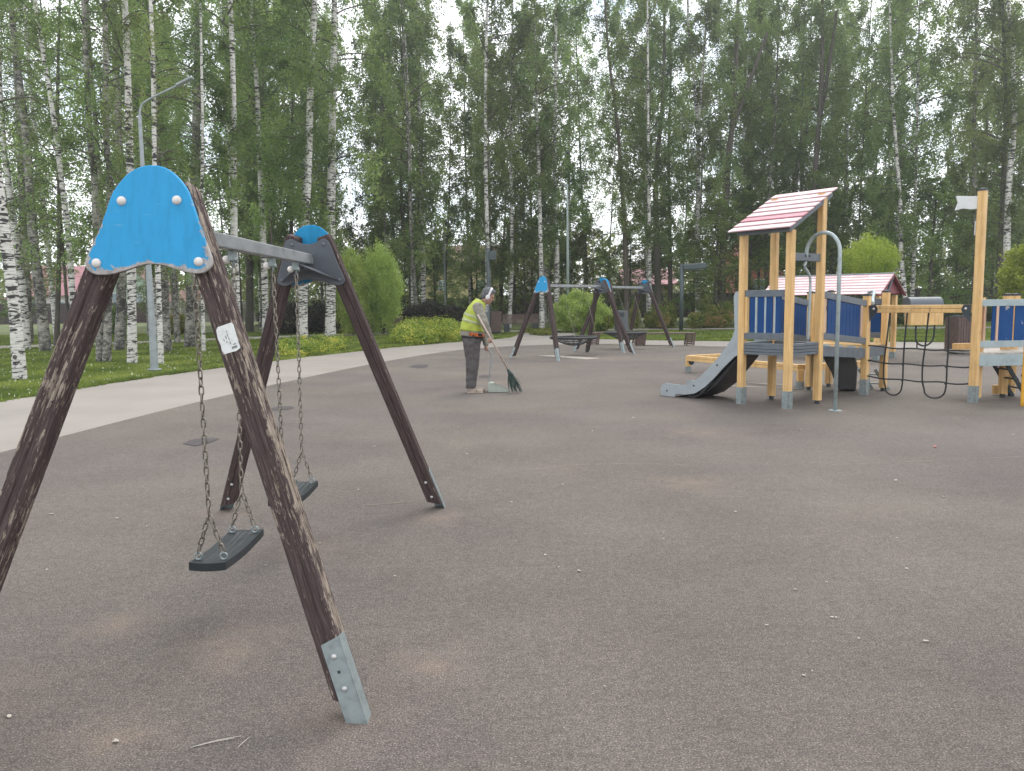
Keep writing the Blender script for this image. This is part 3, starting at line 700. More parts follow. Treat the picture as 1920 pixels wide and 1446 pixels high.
# mono-pitch roof: grey rafters, overlapping boards; low edge over FL-FR, high edge over BL-BR
lo0 = FL - .12 * e2 - .22 * e1; W_ = .75 + .24
rise0, rise1, run = 2.445, 3.06, 1.17
def roofp(u_, v_, z=0): return lo0 + e2 * (u_ * W_) + e1 * (v_ * run) + UP * (rise0 + (rise1 - rise0) * v_ + z)
slope = (roofp(0, 1) - roofp(0, 0)).normalized(); nrm = e2.cross(slope); nrm = nrm if nrm.z > 0 else -nrm
rf = MB()
for u_ in (.10, .90): rf.bar(roofp(u_, .10) - nrm * .05, roofp(u_, .97) - nrm * .05, .045, .095, nrm)
rf.bar(roofp(.08, .12) - UP * .055, roofp(.92, .12) - UP * .055, .045, .10)
rf.bar(roofp(.12, .90) - UP * .075, roofp(.88, .90) - UP * .075, .045, .10)
rfo = pb(rf, 'roof', 'greyrail')
q = MB(); q.bar(roofp(.5, .02) + nrm * .0, roofp(.5, .98) + nrm * .0, W_ * .985, .006, nrm); pb(q, 'roof_gap_shade', 'redunder', rfo, 0)  # dark sheet added so the gaps between the boards look shaded
nb = 8; sl_len = (roofp(0, 1) - roofp(0, 0)).length
for i in range(nb):
    v0, v1 = i / nb, (i + 1) / nb
    a = (roofp(0, v0) + roofp(0, v1)) / 2 + nrm * .012; b = (roofp(1, v0) + roofp(1, v1)) / 2 + nrm * .012
    q = MB(); q.bar(a, b, sl_len / nb * .90, .018, (nrm + slope * .10).normalized())
    pb(q, 'roof_board', 'redroof' if i in (1, 2) and i != 1 else 'pinkroof', rfo, .003, 'redder roof board' if i == 2 else None)
def vpanel(a, b, z0a, z1a, z0b, z1b, nboards, name='railing', rail='greyrail', board='blue', stile=True, gap=.014, inset=.0, stm='lightrail', flat=False):
    """railing between two posts: top and bottom rail, upright boards between with pale gaps"""
    a = Vector(a); b = Vector(b); d = (b - a); L_ = Vector((d.x, d.y, 0)).length; dh = Vector((d.x, d.y, 0)).normalized(); nn = Vector((-dh.y, dh.x, 0))
    def P(t, z): return Vector((a.x + d.x * t, a.y + d.y * t, z))
    r = MB(); rh = .095
    r.bar(P(0, z1a - rh / 2), P(1, z1b - rh / 2), .05, rh); r.bar(P(0, z0a + rh / 2), P(1, z0b + rh / 2), .05, rh)
    ro = pb(r, name, rail)
    x0, x1 = inset / L_ + .02, 1 - inset / L_ - .02; n = nboards; bw = (x1 - x0) * L_ / n
    for i in range(n):
        t0_, t1_ = x0 + (x1 - x0) * i / n + gap / 2 / L_, x0 + (x1 - x0) * (i + 1) / n - gap / 2 / L_
        q = MB(); za0 = z0a + (z0b - z0a) * t0_ + rh * .9; za1 = z0a + (z0b - z0a) * t1_ + rh * .9
        zb0 = z1a + (z1b - z1a) * t0_ - rh * .9; zb1 = z1a + (z1b - z1a) * t1_ - rh * .9
        c = [P(t0_, za0), P(t1_, za1), P(t1_, zb1), P(t0_, zb0)]; th = nn * .009
        q.add([p - th for p in c] + [p + th for p in c], [(0, 1, 2, 3), (7, 6, 5, 4), (0, 4, 5, 1), (1, 5, 6, 2), (2, 6, 7, 3), (3, 7, 4, 0)])
        pb(q, 'board', board, ro, .002)
    return ro, P, nn
# front-left railing seen square on: four navy boards, pale stiles between them
ro, P, nn = vpanel(FL + e2 * .05, FRp - e2 * .05, .945, 1.64, .945, 1.64, 4, gap=.022, inset=.05)
s_ = MB()
for t in (.275, .505, .735): s_.bar(P(t, 1.03), P(t, 1.55), .03, .020, nn)
pb(s_, 'stile', 'lightrail', ro, .002)
s_ = MB(); s_.bar(P(.035, 1.03), P(.035, 1.55), .04, .05, nn); pb(s_, 'stile', 'ywood', ro, .002)
# tower deck
d_ = MB(); c = (FL + BR) / 2
d_.box(c + UP * .81, (.74, .73, .03), RZ); pb(d_, 'deck', simple('worn_grey_deck', (.24, .25, .24), .7, .25, 10), None, .002)
d_ = MB()
for k in range(4):
    z = .745 + k * .043; 
    for (p, q) in ((FL, FRp), (FRp, BR), (BL, BR), (FL, BL)): d_.bar(p + (q - p).normalized() * .05 + UP * z, q - (q - p).normalized() * .05 + UP * z, .06, .037)
pb(d_, 'deck_edge', 'greyrail', None, .003)
# bridge from the tower to the second platform
BP = Vector((5.54, 12.35, 0)); f1 = (BP - BR).normalized(); BP2 = BP + Vector((.52, .47, 0)); BLb = BL + .04 * e1; BPb = BP - e2 * .95
vpanel(BR + f1 * .05, BP - f1 * .05, .93, 1.62, .80, 1.475, 9, 'railing', 'greyrail', 'blue', gap=.006, inset=.16)
q = MB()
for t in (.12, 1.33): q.bar(BR + f1 * t + UP * (1.03 - .08 * t), BR + f1 * t + UP * (1.52 - .09 * t), .05, .055, (f1.x, f1.y, 0))
pb(q, 'stile', mat_ywood('pink_aged_pine', (.48, .30, .19), (.62, .42, .30), (.70, .50, .38)))
vpanel(BL + f1 * .05, BPb - f1 * .05, .93, 1.62, .80, 1.475, 9, 'railing', 'greyrail', 'blue', gap=.006, inset=.1)
q = MB()
for o_ in (Vector((0, 0, 0)), ): q.bar(BR + f1 * .05 + UP * .76, BP - f1 * .05 + UP * .655, .05, .15)
q.bar(BL + f1 * .05 + UP * .76, BPb - f1 * .05 + UP * .655, .05, .15)
pb(q, 'bridge_beam', 'greyrail')
for k in range(11):
    t = .07 + k * .14; q = MB(); a = BR + f1 * t + UP * (.845 - .068 * t); b = BL + f1 * t + UP * (.845 - .068 * t) 
    q.bar(a - e2 * .03, b + e2 * .03, .11, .03); pb(q, 'tread', 'lightrail' if k % 3 else 'ywood')
post(BP, 1.545, True, cap=True); post(BP2, 1.60, False, cap=True); post(BPb, 1.60, False, cap=True); post(BP2 - e2 * .95, 1.62, False, cap=True)
d_ = MB(); p2 = [BP, BP2, BP2 - e2 * .95, BPb]
for i in range(4):
    a, b = p2[i], p2[(i + 1) % 4]; dd = (b - a).normalized() * .05
    d_.bar(a + dd + UP * .67, b - dd + UP * .67, .055, .16)
pb(d_, 'deck_edge', 'greyrail')
d_ = MB(); cc = (BP + p2[2]) / 2; d_.box(cc + UP * .765, (.68, .92, .028), Matrix.Rotation(math.atan2(.47, .52), 3, 'Z')); pb(d_, 'deck', 'ywood')
vpanel(BP2 - e2 * .05, BP2 - e2 * .90, .86, 1.5, .86, 1.5, 4, 'railing', 'greyrail', 'blue', gap=.01)
# railing on the far side of the platform, and the pale grab rail slanting up behind it
vpanel(BP2 + Vector((.02, .03, 0)), BP2 - e2 * .95 + Vector((.03, .03, 0)), .88, 1.02, .88, 1.02, 1, 'kick_board', 'brownslat', 'blue')
q = MB(); q.tube(smooth_poly([BP + Vector((.12, .05, 1.43)), BP + Vector((.25, .35, 1.5)), BP2 + Vector((-.02, .4, 1.62)), BP2 + Vector((.05, .75, 1.60))], 5), .025, 8); pb(q, 'grab_rail', 'lightrail', None, 0)
# grey slide plates with a black trough, leaving the tower away to the left
sdir = -e2
def slide_side(off, name='slide'):
    o0 = FL + e1 * off
    prof = [(-.02, .74), (.0, 1.60), (.03, 1.635), (.10, 1.62), (.125, 1.56), (.115, 1.30), (.10, 1.08), (.14, .96), (.26, .80), (.42, .62), (.60, .45), (.78, .30), (.92, .225), (1.08, .195), (1.25, .20), (1.38, .21), (1.46, .18), (1.50, .10), (1.475, .0), (1.20, .0), (1.18, .05), (1.0, .05), (.80, .09), (.62, .20), (.45, .35), (.28, .52), (.10, .68)]
    mb = MB(); V = []; n = len(prof); th = .022
    for k in (0, 1):
        for s__, z in prof: V.append(o0 + sdir * s__ + e1 * (k * th) + UP * z)
    mb.add(V, [tuple(range(n - 1, -1, -1)), tuple(range(n, 2 * n))] + [(i, (i + 1) % n, n + (i + 1) % n, n + i) for i in range(n)])
    me = mb.mesh(name, MATS['slide']); bm = bmesh.new(); bm.from_mesh(me); bmesh.ops.triangulate(bm, faces=[f for f in bm.faces if len(f.verts) > 4]); bmesh.ops.recalc_face_normals(bm, faces=bm.faces[:]); bm.to_mesh(me); bm.free()
    me.transform(pmi); return link(name, me, play, 0)
s1_ = slide_side(-.045, 'slide_side'); slide_side(.56, 'slide_side')
tr_top = smooth_poly([(0, 0, .80), (.16, 0, .78), (.40, 0, .50), (.62, 0, .27), (.82, 0, .14), (1.02, 0, .11), (1.28, 0, .11)], 4)
mb = MB(); V = []; n = len(tr_top)
tr_bot = [(p.x + (.05 if p.z > .2 else 0), 0, max(.02, p.z - .16 if .2 < p.z < .75 else p.z - .07)) for p in tr_top]
for k in (0, 1):
    e = e1 * (-.020 if k == 0 else .56)
    V += [FL + e + sdir * p.x + UP * p.z for p in tr_top] + [FL + e + sdir * (p[0] + .0) + UP * p[2] for p in tr_bot]
F = []
for i in range(n - 1):
    F += [(i, i + 1, 2 * n + i + 1, 2 * n + i), (n + i, 2 * n + n + i, 2 * n + n + i + 1, n + i + 1), (i, n + i, n + i + 1, i + 1), (2 * n + i, 2 * n + i + 1, 3 * n + i + 1, 3 * n + i)]
F += [(n - 1, 2 * n - 1, 4 * n - 1, 3 * n - 1), (0, 2 * n, 3 * n, n)]
mb.add(V, F)
# belly of the trough, seen under the side plate
bel = [(.0, .78), (.12, .66), (.30, .45), (.50, .24), (.70, .10), (.85, .03), (.92, .0), (1.02, .0), (1.02, .035), (.85, .09), (.62, .22), (.45, .37), (.28, .54), (.12, .70)]
bel = [(max(.03, x - .04) if z > .02 else x, z) for x, z in bel]
nb_ = len(bel); V = [FL + e1 * (.02 + .5 * k) + sdir * x + UP * z for k in (0, 1) for x, z in bel]
mb.add(V, [tuple(range(nb_ - 1, -1, -1)), tuple(range(nb_, 2 * nb_))] + [(i, (i + 1) % nb_, nb_ + (i + 1) % nb_, nb_ + i) for i in range(nb_)])
pb(mb, 'slide_trough', 'blackplastic', None, 0)
for x, z in ((.40, .545), (.83, .205), (1.36, .085)): b = MB(); b.dome(FL - e1 * .045 + sdir * x + UP * z, .016, -e1, .6); pb(b, 'bolt', 'dark', s1_, 0)
# arched fire pole held by a grey bracket
pole0 = Vector((4.37, 10.59, 0)); br_ = (FRp + BR) / 2 + UP * 2.09
b = MB(); b.bar(FRp + e1 * .04 + UP * 2.085, BR - e1 * .04 + UP * 2.085, .04, .105); pb(b, 'bracket', 'greyrail')
b = MB()
for t in (-.05, .05): b.box((FRp + BR) / 2 + e1 * t + e2 * .025 + UP * 2.10, (.025, .012, .025), RZ)
pb(b, 'bolt', 'dark', None, 0)
d1 = (Vector((br_.x, br_.y, 0)) - pole0); Lh = d1.length; d1.normalize(); R1 = Lh / 2
P = [pole0, pole0 + UP * (2.40 - R1)] + [pole0 + d1 * (R1 - R1 * math.cos(t)) + UP * (2.40 - R1 + R1 * math.sin(t)) for t in [math.pi * k / 12 for k in range(1, 12)]] + [pole0 + d1 * Lh + UP * (2.40 - R1), pole0 + d1 * Lh + UP * 2.05]
b = MB(); b.tube(P, .026, 10); b.tube([pole0, pole0 + UP * .008], .09, 16)
pb(b, 'fire_pole', 'paintpole', None, 0)
b = MB(); q0 = pole0 + d1 * Lh
b.tube(smooth_poly([q0 + UP * 2.02, q0 + UP * 1.95 - e1 * .03, q0 + UP * 1.88 + e1 * .05, q0 + UP * 1.78 + e1 * .12, q0 + UP * 1.5 + e1 * .12, q0 + UP * 1.0 + e1 * .10, q0 + UP * .84 + e1 * .10], 5), .019, 8)
pb(b, 'hand_bar', 'paintpole', None, 0)
# black chute hanging beyond the bridge, and a short steel ladder
ch = MB(); o0 = Vector((4.93, 12.5, 0))
pr = [(.0, .60), (.04, .55), (.20, .34), (.32, .12), (.40, .03), (.78, .0), (.80, .40), (.76, .52), (.68, .60)]
V = [o0 + Vector((.9, .43, 0)) * x + Vector((.17, .42, 0)) * k + UP * z for k in (0, 1) for x, z in pr]; n = len(pr)
ch.add(V, [tuple(range(n - 1, -1, -1)), tuple(range(n, 2 * n))] + [(i, (i + 1) % n, n + (i + 1) % n, n + i) for i in range(n)])
o_c = pb(ch, 'chute', 'blackplastic', None, .09); o_c.modifiers['bevel'].segments = 5
b = MB(); lp = Vector((5.78, 13.1, 0))
for s__ in (0, .26): b.bar(lp + Vector((s__ * .8, -s__ * .5, .34)), lp + Vector((s__ * .8 + .22, -s__ * .5 - .05, .0)), .02, .05)
for t in (.25, .7): b.bar(lp + Vector((.22 * t, 0, .34 * (1 - t))), lp + Vector((.21 + .22 * t, -.13, .34 * (1 - t))), .05, .02)
pb(b, 'ladder', 'galv')
# climbing net hung from a yellow beam
TP = Vector((6.61, 11.24, 0)); td = (TP - BP).normalized()
b = MB()
for z in (1.372, 1.312): b.bar(BP + td * .06 + UP * z, TP - td * .05 + UP * z, .085, .056)
nbm = pb(b, 'net_beam', 'ywood', None, .006)
for p, s__ in ((BP, 1), (TP, -1)):
    b = MB(); f_ = p + td * s__ * .06; tn = Vector((-td.y, td.x, 0)) * -1
    q = [f_ + UP * 1.40, f_ + td * s__ * .10 + UP * 1.40, f_ + td * s__ * .13 + UP * 1.34, f_ + td * s__ * .10 + UP * 1.26, f_ + td * s__ * .01 + UP * 1.15]
    b.add([x + tn * k for k in (.045, .057) for x in q], [(4, 3, 2, 1, 0), (5, 6, 7, 8, 9)] + [(i, (i + 1) % 5, 5 + (i + 1) % 5, 5 + i) for i in range(5)])
    pb(b, 'bracket', 'dark', nbm, 0)
    b = MB(); b.dome(p + td * s__ * .13 + Vector((-td.y, td.x, 0)) * -.06 + UP * 1.345, .018, Vector((-td.y, td.x, 0)) * -1); pb(b, 'bolt', 'whitecap', nbm, 0)
NL = (TP - BP).length
def np_(s__, z): return BP + td * s__ + UP * z
xs = [.305, .575, .865, 1.185]; hz = [(.750, .735), (.512, .50), (.268, .258)]
net = MB()
def hline(s__, k):
    a, c_ = hz[k]; f_ = s__ / NL; return a + (c_ - a) * f_ + .03 * (abs(f_ - .5) * 2) ** 3 - (.0 if f_ < .75 else .012)
for (i, j) in ((0, 1), (2, 3)):
    x0, x1 = xs[i], xs[j]; w2 = (x1 - x0) / 2
    P = [np_(x0 + (.05 if i == 0 else .04), 1.29), np_(x0 + .01, .8), np_(x0 - .015, .51), np_(x0 - .01, .27), np_(x0 + .02, .15)] + [np_(x0 + w2 - w2 * math.cos(t) * .92, .15 - .125 * math.sin(t)) for t in (.5, 1.0, 1.57, 2.1, 2.6)] + [np_(x1 - .01, .15), np_(x1, .27), np_(x1, .51), np_(x1 + .005, .8), np_(x1 + (.03 if j == 1 else -.01), 1.29)]
    net.tube(smooth_poly(P, 4), .012, 7)
for k in range(3): net.tube([np_(.04 + (NL - .08) * t, hline(.04 + (NL - .08) * t, k) + .008 * math.sin(t * 17 + k)) for t in [i / 16 for i in range(17)]], .012, 7)
for k in range(3):
    for x in xs: net.ell(np_(x - (.01 if k else 0), hline(x, k)), (.02, .02, .018), 8, 6)
pb(net, 'climbing_net', 'rope', None, 0)
# tall post with a white flag board, and a shorter post close behind it
tp_o = post(TP, 2.98, True, cap=True, wd=.105); post(TP + e1 * .12 + Vector((.06, .10, 0)), 1.50, False)
b = MB(); fd = Vector((-1, .12, 0)).normalized(); z0 = 2.93
q = [(0, z0), (.30, z0 + .01), (.27, z0 - .09), (.305, z0 - .19), (.20, z0 - .165), (.10, z0 - .18), (0, z0 - .175)]
b.add([TP + fd * (.05 + x) + Vector((0, .02 * k, 0)) + UP * (z - .02) for k in (0, 1) for x, z in q], [(6, 5, 4, 3, 2, 1, 0), tuple(range(7, 14))] + [(i, (i + 1) % 7, 7 + (i + 1) % 7, 7 + i) for i in range(7)])
pb(b, 'flag', 'white', None, .002)
b = MB(); b.box(TP + Vector((-.06, .03, 2.47)), (.03, .012, .20)); pb(b, 'flag_hem', 'white')
# right-hand platform with pale rails and a flaking navy panel
RD = Vector((.99, .06, 0)).normalized(); TE = TP + RD * 1.05; rotR = Matrix.Rotation(math.atan2(RD.y, RD.x), 3, 'Z')
ro, P, nn = vpanel(TP + RD * .05, TE, .79, 1.47, .79, 1.47, 2, 'railing', 'lightrail', 'blueworn', gap=.03, inset=.14)
q = MB(); q.bar(P(.245, .87), P(.245, 1.38), .035, .05, (0, 1, 0)); q.bar(P(.06, .87), P(.06, 1.38), .03, .05, (0, 1, 0)); pb(q, 'stile', bpy.data.materials['pink_aged_pine'], ro)
q = MB(); q.bar(TP + RD * .05 + UP * .605, TE + UP * .605, .06, .16); pb(q, 'deck_edge', 'lightrail')
q = MB(); q.box(TP + RD * .55 + Vector((0, .42, .70)), (1.05, .86, .03), rotR); pb(q, 'deck', simple('pale_worn_deck', (.40, .37, .33), .7, .2, 9))
q = MB(); q.box(TP + RD * .32 + Vector((0, .75, .76)), (.42, .06, .10), rotR); pb(q, 'kick_board', 'ywood')
post(Vector((7.39, 11.81, 0)), 1.52, False, cap=True, rot=rotR); post(Vector((7.60, 11.95, 0)), 1.52, False, cap=True, rot=rotR)
post(TE + Vector((.05, 0, 0)), 1.52, True, rot=rotR)
q = MB(); q.tube([TP + Vector((.05, .05, 1.50)), TP + Vector((.25, .25, 1.44))], .016, 8); pb(q, 'hand_bar', 'paintpole', None, 0)
# steps behind the platform and the yellow tube at its front
q = MB(); ls = Vector((7.55, 11.55, 0))
for y in (0, .34): q.bar(ls + Vector((-.30, y, .55)), ls + Vector((.05, y, 0)), .02, .06)
q.bar(ls + Vector((.30, 0, .60)), ls + Vector((.02, 0, 0)), .02, .05)
for t in (.2, .45, .7): q.bar(ls + Vector((-.30 + .35 * t, -.02, .55 - .55 * t)), ls + Vector((-.30 + .35 * t, .36, .55 - .55 * t)), .07, .02)
for t in (.15, .35, .5): q.bar(ls + Vector((-.05, 0, t)), ls + Vector((.25, 0, t)), .06, .03)
pb(q, 'steps', 'dark')
q = MB(); q.box(ls + Vector((-.05, .5, .09)), (.22, .06, .14)); pb(q, 'step_block', 'ywood')
yt = Vector((7.03, 10.79, 0)); q = MB(); q.tube(smooth_poly([yt + UP * -.02, yt + UP * .6, yt + Vector((.01, 0, 1.1)), yt + Vector((.05, .02, 1.3)), yt + Vector((.14, .03, 1.36))], 5), .022, 8); pb(q, 'yellow_bar', 'yellowbar', None, 0)

# ------------------------------------------------------------------ low timber balance beams behind the slide
bl = root('balance_beam', 'low yellow timber balance beams on short posts behind the slide', 'balance beam', (3.7, 16.5, 0), 0)
A0 = Vector((3.72, 16.6, 0)); B0 = Vector((4.86, 13.25, 0)); dB = (B0 - A0).normalized(); nB = Vector((-dB.y, dB.x, 0))
def bb(mb, name, mat, bev=.004): me = mb.mesh(name, MATS[mat]); me.transform(Matrix.Translation((-3.7, -16.5, 0))); return link(name, me, bl, bev)
C0 = A0 + Vector((1.15, .55, 0)); q = MB()
for z in (.335, .275): q.bar(A0 + UP * z, B0 + UP * (z + .05), .095, .055)
bb(q, 'beam', 'ywood'); q = MB()
for z in (.335, .275): q.bar(A0 + UP * z, C0 + UP * z, .095, .055)
bb(q, 'beam', 'ywood'); q = MB()
for z in (.355, .30): q.bar(B0 + UP * z + Vector((0, .3, 0)), B0 + Vector((1.6, 1.1, z)), .095, .055)
bb(q, 'beam', 'ywood')
for p in (A0, C0, B0, B0 + Vector((1.6, 1.1, 0))):
    q = MB(); q.box(p + UP * .18, (.095, .095, .30)); po = bb(q, 'post', 'ywood'); q = MB(); q.box(p + UP * .06, (.105, .105, .14)); me = q.mesh('metal_boot', MATS['galv']); me.transform(Matrix.Translation((-3.7, -16.5, 0))); link('metal_boot', me, po)
q = MB(); q.dome(A0 + Vector((.06, -.05, .22)), .06, (0, -1, 0)); bb(q, 'end_bracket', 'dark', 0)

# ------------------------------------------------------------------ playhouse with a gabled roof, farther back
PHM = Matrix.Translation((9.44, 19.6, 0)) @ Matrix.Rotation(R_(-47), 4, 'Z')
ph = root('playhouse', 'small wooden playhouse with gabled pink slatted roof and yellow posts behind the bridge', 'playhouse', (9.44, 19.6, 0), R_(-47))
def hl(mb, name, mat, par=None, bev=.004): return link(name, mb.mesh(name, MATS[mat]), par or ph, bev)
def hb(mb, name, mat, par=None, bev=.004, label=None): me = mb.mesh(name, MATS[mat]); me.transform(PHM.inverted()); return link(name, me, par or ph, bev, None, label)
X0, X1, Yh = -3.15, 0, .76; rtop = (2.10, 1.60)
q = MB(); q.bar((X0 - .05, 0, 2.125), (X1 + .02, 0, 2.125), .06, .03); rr_ = hl(q, 'roof', 'galvpole')
for sY in (-1, 1):
    dn = Vector((0, sY * Yh, rtop[1] - rtop[0])).normalized(); nr_ = Vector((0, sY * -dn.z, sY * dn.y)); nr_ = nr_ if nr_.z > 0 else -nr_
    q = MB(); q.bar((X0, sY * Yh / 2, sum(rtop) / 2), (X1 - .02, sY * Yh / 2, sum(rtop) / 2), .90, .006, nr_); hl(q, 'roof_gap_shade', 'redunder', rr_, 0)  # added dark sheet, stands for the shade between the roof boards
    for k in range(7):
        t_m = (k + .5) / 7; a = Vector((X0, sY * Yh * t_m, rtop[0] + (rtop[1] - rtop[0]) * t_m)) + nr_ * .012; b = a + Vector((X1 - X0, 0, 0))
        q = MB(); q.bar(a, b, .91 / 7 * .88, .018, (nr_ - dn * .08).normalized()); hl(q, 'roof_board', 'pinkroof', rr_, .002)
q = MB(); g_ = [(X1 - .10, -Yh * .92, 1.62), (X1 - .10, Yh * .92, 1.62), (X1 - .10, 0, 2.06)]; q.add(g_ + [(x - .03, y, z) for x, y, z in g_], [(0, 1, 2), (5, 4, 3), (0, 3, 4, 1), (1, 4, 5, 2), (2, 5, 3, 0)]); hl(q, 'gable', 'redunder', rr_, 0)
for sY in (-1, 1): q = MB(); q.bar((X1 - .02, sY * (Yh + .03), 1.575), (X1 - .02, 0, 2.085), .03, .07, (1, 0, 0)); hl(q, 'bargeboard', 'redunder', rr_, .002)
q = MB(); q.bar((X1 - .04, -.30, 1.62), (X1 - .04, .05, 2.05), .03, .05, (1, 0, 0)); hl(q, 'brace', 'greyrail', rr_, .002)
def hpost(o_):
    q = MB(); q.box(o_ + (.82,), (.11, .11, 1.52)); po = hl(q, 'post', 'ywood'); q = MB(); q.box(o_ + (.07,), (.125, .125, .16)); link('metal_boot', q.mesh('metal_boot', MATS['galv']), po)
for o_ in ((X0 + .2, -.5), (X1 - .16, -.5), (X0 + .2, .5), (X1 - .16, .5), (-1.5, -.5)): hpost(o_)
for x0, x1, m_ in ((X0 + .25, -1.55, 'blue'), (-.5, -.25, 'dark')):
    q = MB(); q.box(((x0 + x1) / 2, -.5, .95), (x1 - x0, .03, .62)); hl(q, 'side_panel', m_)
q = MB(); q.bar((-1.45, -.5, 1.27), (-.2, -.5, 1.27), .05, .12); hl(q, 'rail', 'greyrail')
q = MB(); q.bar((-1.45, -.5, .62), (-.2, -.5, .62), .05, .10); hl(q, 'rail', 'greyrail')
q = MB(); q.bar((-1.4, -.75, .30), (-.1, -.75, .30), .3, .09); hl(q, 'bench_board', 'greyrail')
q = MB(); q.box((9.93, 19.05, 1.02), (.78, .30, .33)); bx_ = hb(q, 'counter_box', 'ywood', None, .008)
V = []; n = 10
for x in (9.50, 10.28):
    for k in range(n + 1): t = math.pi * k / n; V.append((x, 19.05 - .22 * math.cos(t), 1.33 + .20 * math.sin(t)))
q = MB(); F = [(k, k + 1, n + 2 + k, n + 1 + k) for k in range(n)] + [tuple(range(n, -1, -1)), tuple(range(n + 1, 2 * n + 2))] + [(0, n + 1, 2 * n + 1, n)]
q.add(V, F, False); hb(q, 'counter_roof', 'plategrey', None, 0)
q = MB(); q.tube(smooth_poly([(9.70, 18.95, .87), (9.70, 18.95, .55), (9.76, 18.95, .42), (9.90, 18.95, .36), (10.05, 18.95, .42), (10.13, 18.95, .56), (10.14, 18.95, .87)], 5), .022, 8); q.tube([(9.74, 18.95, .42), (9.74, 18.95, .28)], .016, 6)
hb(q, 'rope_loop', 'rope', None, 0)

# ================================================================== THE SWEEPER
MO = Vector((-.66, 13.25, 0))
skin = simple('skin', (.36, .21, .15), .55, .06, 20); hairm = simple('grey_hair', (.11, .115, .12), .8, .3, 60)
jacket = simple('olive_grey_jacket', (.235, .22, .18), .85, .22, 9, 0, .4); trous = simple('grey_trousers', (.085, .075, .075), .85, .16, 7, 0, .4)
vestm = simple('lime_vest', (.38, .44, .055), .6, .10, 9, 0, .3); refl = simple('reflective_tape', (.40, .44, .24), .4, .12, 12)
orange = mat_worn('orange_black_bib', (.50, .12, .03), (.02, .02, .02), 0, .52, 14, .7); blackc = simple('black_cloth', (.018, .018, .02), .85, .2, 12)
shoem = simple('beige_shoe', (.36, .29, .235), .7, .3, 22); phonem = simple('white_headphones', (.66, .62, .62), .4, .1, 20)
man = root('person', 'street sweeper in lime hi-vis vest, grey trousers and white headphones, bent over a broom', 'person', MO, 0); man.scale = (.97,) * 3
if False: root('person', 'street sweeper in lime hi-vis vest, grey trousers and white headphones, bent over a broom', 'person', MO, 0)
def capsule(mb, a, b, ra, rb, n=14):
    a = Vector(a); b = Vector(b); k = 6
    mb.tube([a + (b - a) * (i / k) for i in range(k + 1)], [ra + (rb - ra) * i / k for i in range(k + 1)], n); mb.ell(a, (ra,) * 3, n, 8); mb.ell(b, (rb,) * 3, n, 8)
def remeshed(o, vox, sm=6, disp=0, dsc=.08):
    r = o.modifiers.new('remesh', 'REMESH'); r.mode = 'VOXEL'; r.voxel_size = vox; r.use_smooth_shade = True
    s_ = o.modifiers.new('smooth', 'SMOOTH'); s_.factor = .5; s_.iterations = sm
    if disp:
        t = bpy.data.textures.new('folds', 'CLOUDS'); t.noise_scale = dsc; t.noise_depth = 2
        d = o.modifiers.new('folds', 'DISPLACE'); d.texture = t; d.strength = disp; d.mid_level = .5; d.texture_coords = 'LOCAL'
    return o
def loft(mb, rings, n=28, cap=True):
    """rings: centre (x,y,z), rx, ry, tilt forward"""
    V = []; F = []
    for (c, rx, ry, tl) in rings:
        for j in range(n):
            t = 2 * math.pi * j / n; x = rx * math.copysign(abs(math.cos(t)) ** .85, math.cos(t)); y = ry * math.copysign(abs(math.sin(t)) ** .85, math.sin(t))
            V.append((c[0] + x * math.cos(tl), c[1] + y, c[2] - x * math.sin(tl)))
    k = len(rings)
    F = [(i * n + j, i * n + (j + 1) % n, (i + 1) * n + (j + 1) % n, (i + 1) * n + j) for i in range(k - 1) for j in range(n)]
    if cap: F += [tuple(range(n - 1, -1, -1)), tuple((k - 1) * n + j for j in range(n))]
    mb.add(V, F, True)
def curl(mb, c, ax, u_, R, r, a0, a1, k=7):
    """a finger curled round an axis"""
    ax = Vector(ax).normalized(); u_ = Vector(u_); u_ = (u_ - ax * u_.dot(ax)).normalized(); v_ = ax.cross(u_)
    P = [Vector(c) + (u_ * math.cos(t) + v_ * math.sin(t)) * R for t in [a0 + (a1 - a0) * i / (k - 1) for i in range(k)]]
    mb.tube(P, [r * (1 - .25 * i / (k - 1)) for i in range(k)], 8); mb.ell(P[-1], (r * .78,) * 3, 8, 6); mb.ell(P[0], (r,) * 3, 8, 6)
HC = Vector((.285, 0, 1.672)); HR = Matrix.Rotation(R_(24), 3, 'Y')
def hp(x, y, z): return HC + HR @ Vector((x, y, z))
body = MB()
for c, r in (((-.012, 0, .035), (.103, .082, .105)), ((.035, 0, -.045), (.066, .060, .085)), ((.062, 0, -.112), (.030, .030, .024)), ((.105, 0, -.022), (.020, .013, .026)), ((.117, 0, -.034), (.013, .016, .011)),
             ((.083, 0, .018), (.020, .056, .014)), ((.094, 0, -.072), (.013, .024, .011)), ((.0, .082, -.02), (.020, .010, .030)), ((.0, -.082, -.02), (.020, .010, .030)), ((.05, .04, -.03), (.035, .02, .03)), ((.05, -.04, -.03), (.035, .02, .03))):
    body.ell(hp(*c), r, 16, 12, HR)
capsule(body, (.15, 0, 1.49), hp(-.01, 0, -.06), .066, .056)
capsule(body, (.10, 0, 1.42), (.0, 0, .98), .12, .13)
sh = [(.115, -.175, 1.475), (.115, .175, 1.475)]
el = [(.225, -.245, 1.215), (.175, .225, 1.175)]; wr = [(.325, -.225, .965), (.232, .165, .845)]
for i in (0, 1):
    capsule(body, (.10, 0, 1.44), sh[i], .07, .058); capsule(body, sh[i], el[i], .052, .042); capsule(body, el[i], wr[i], .042, .028)
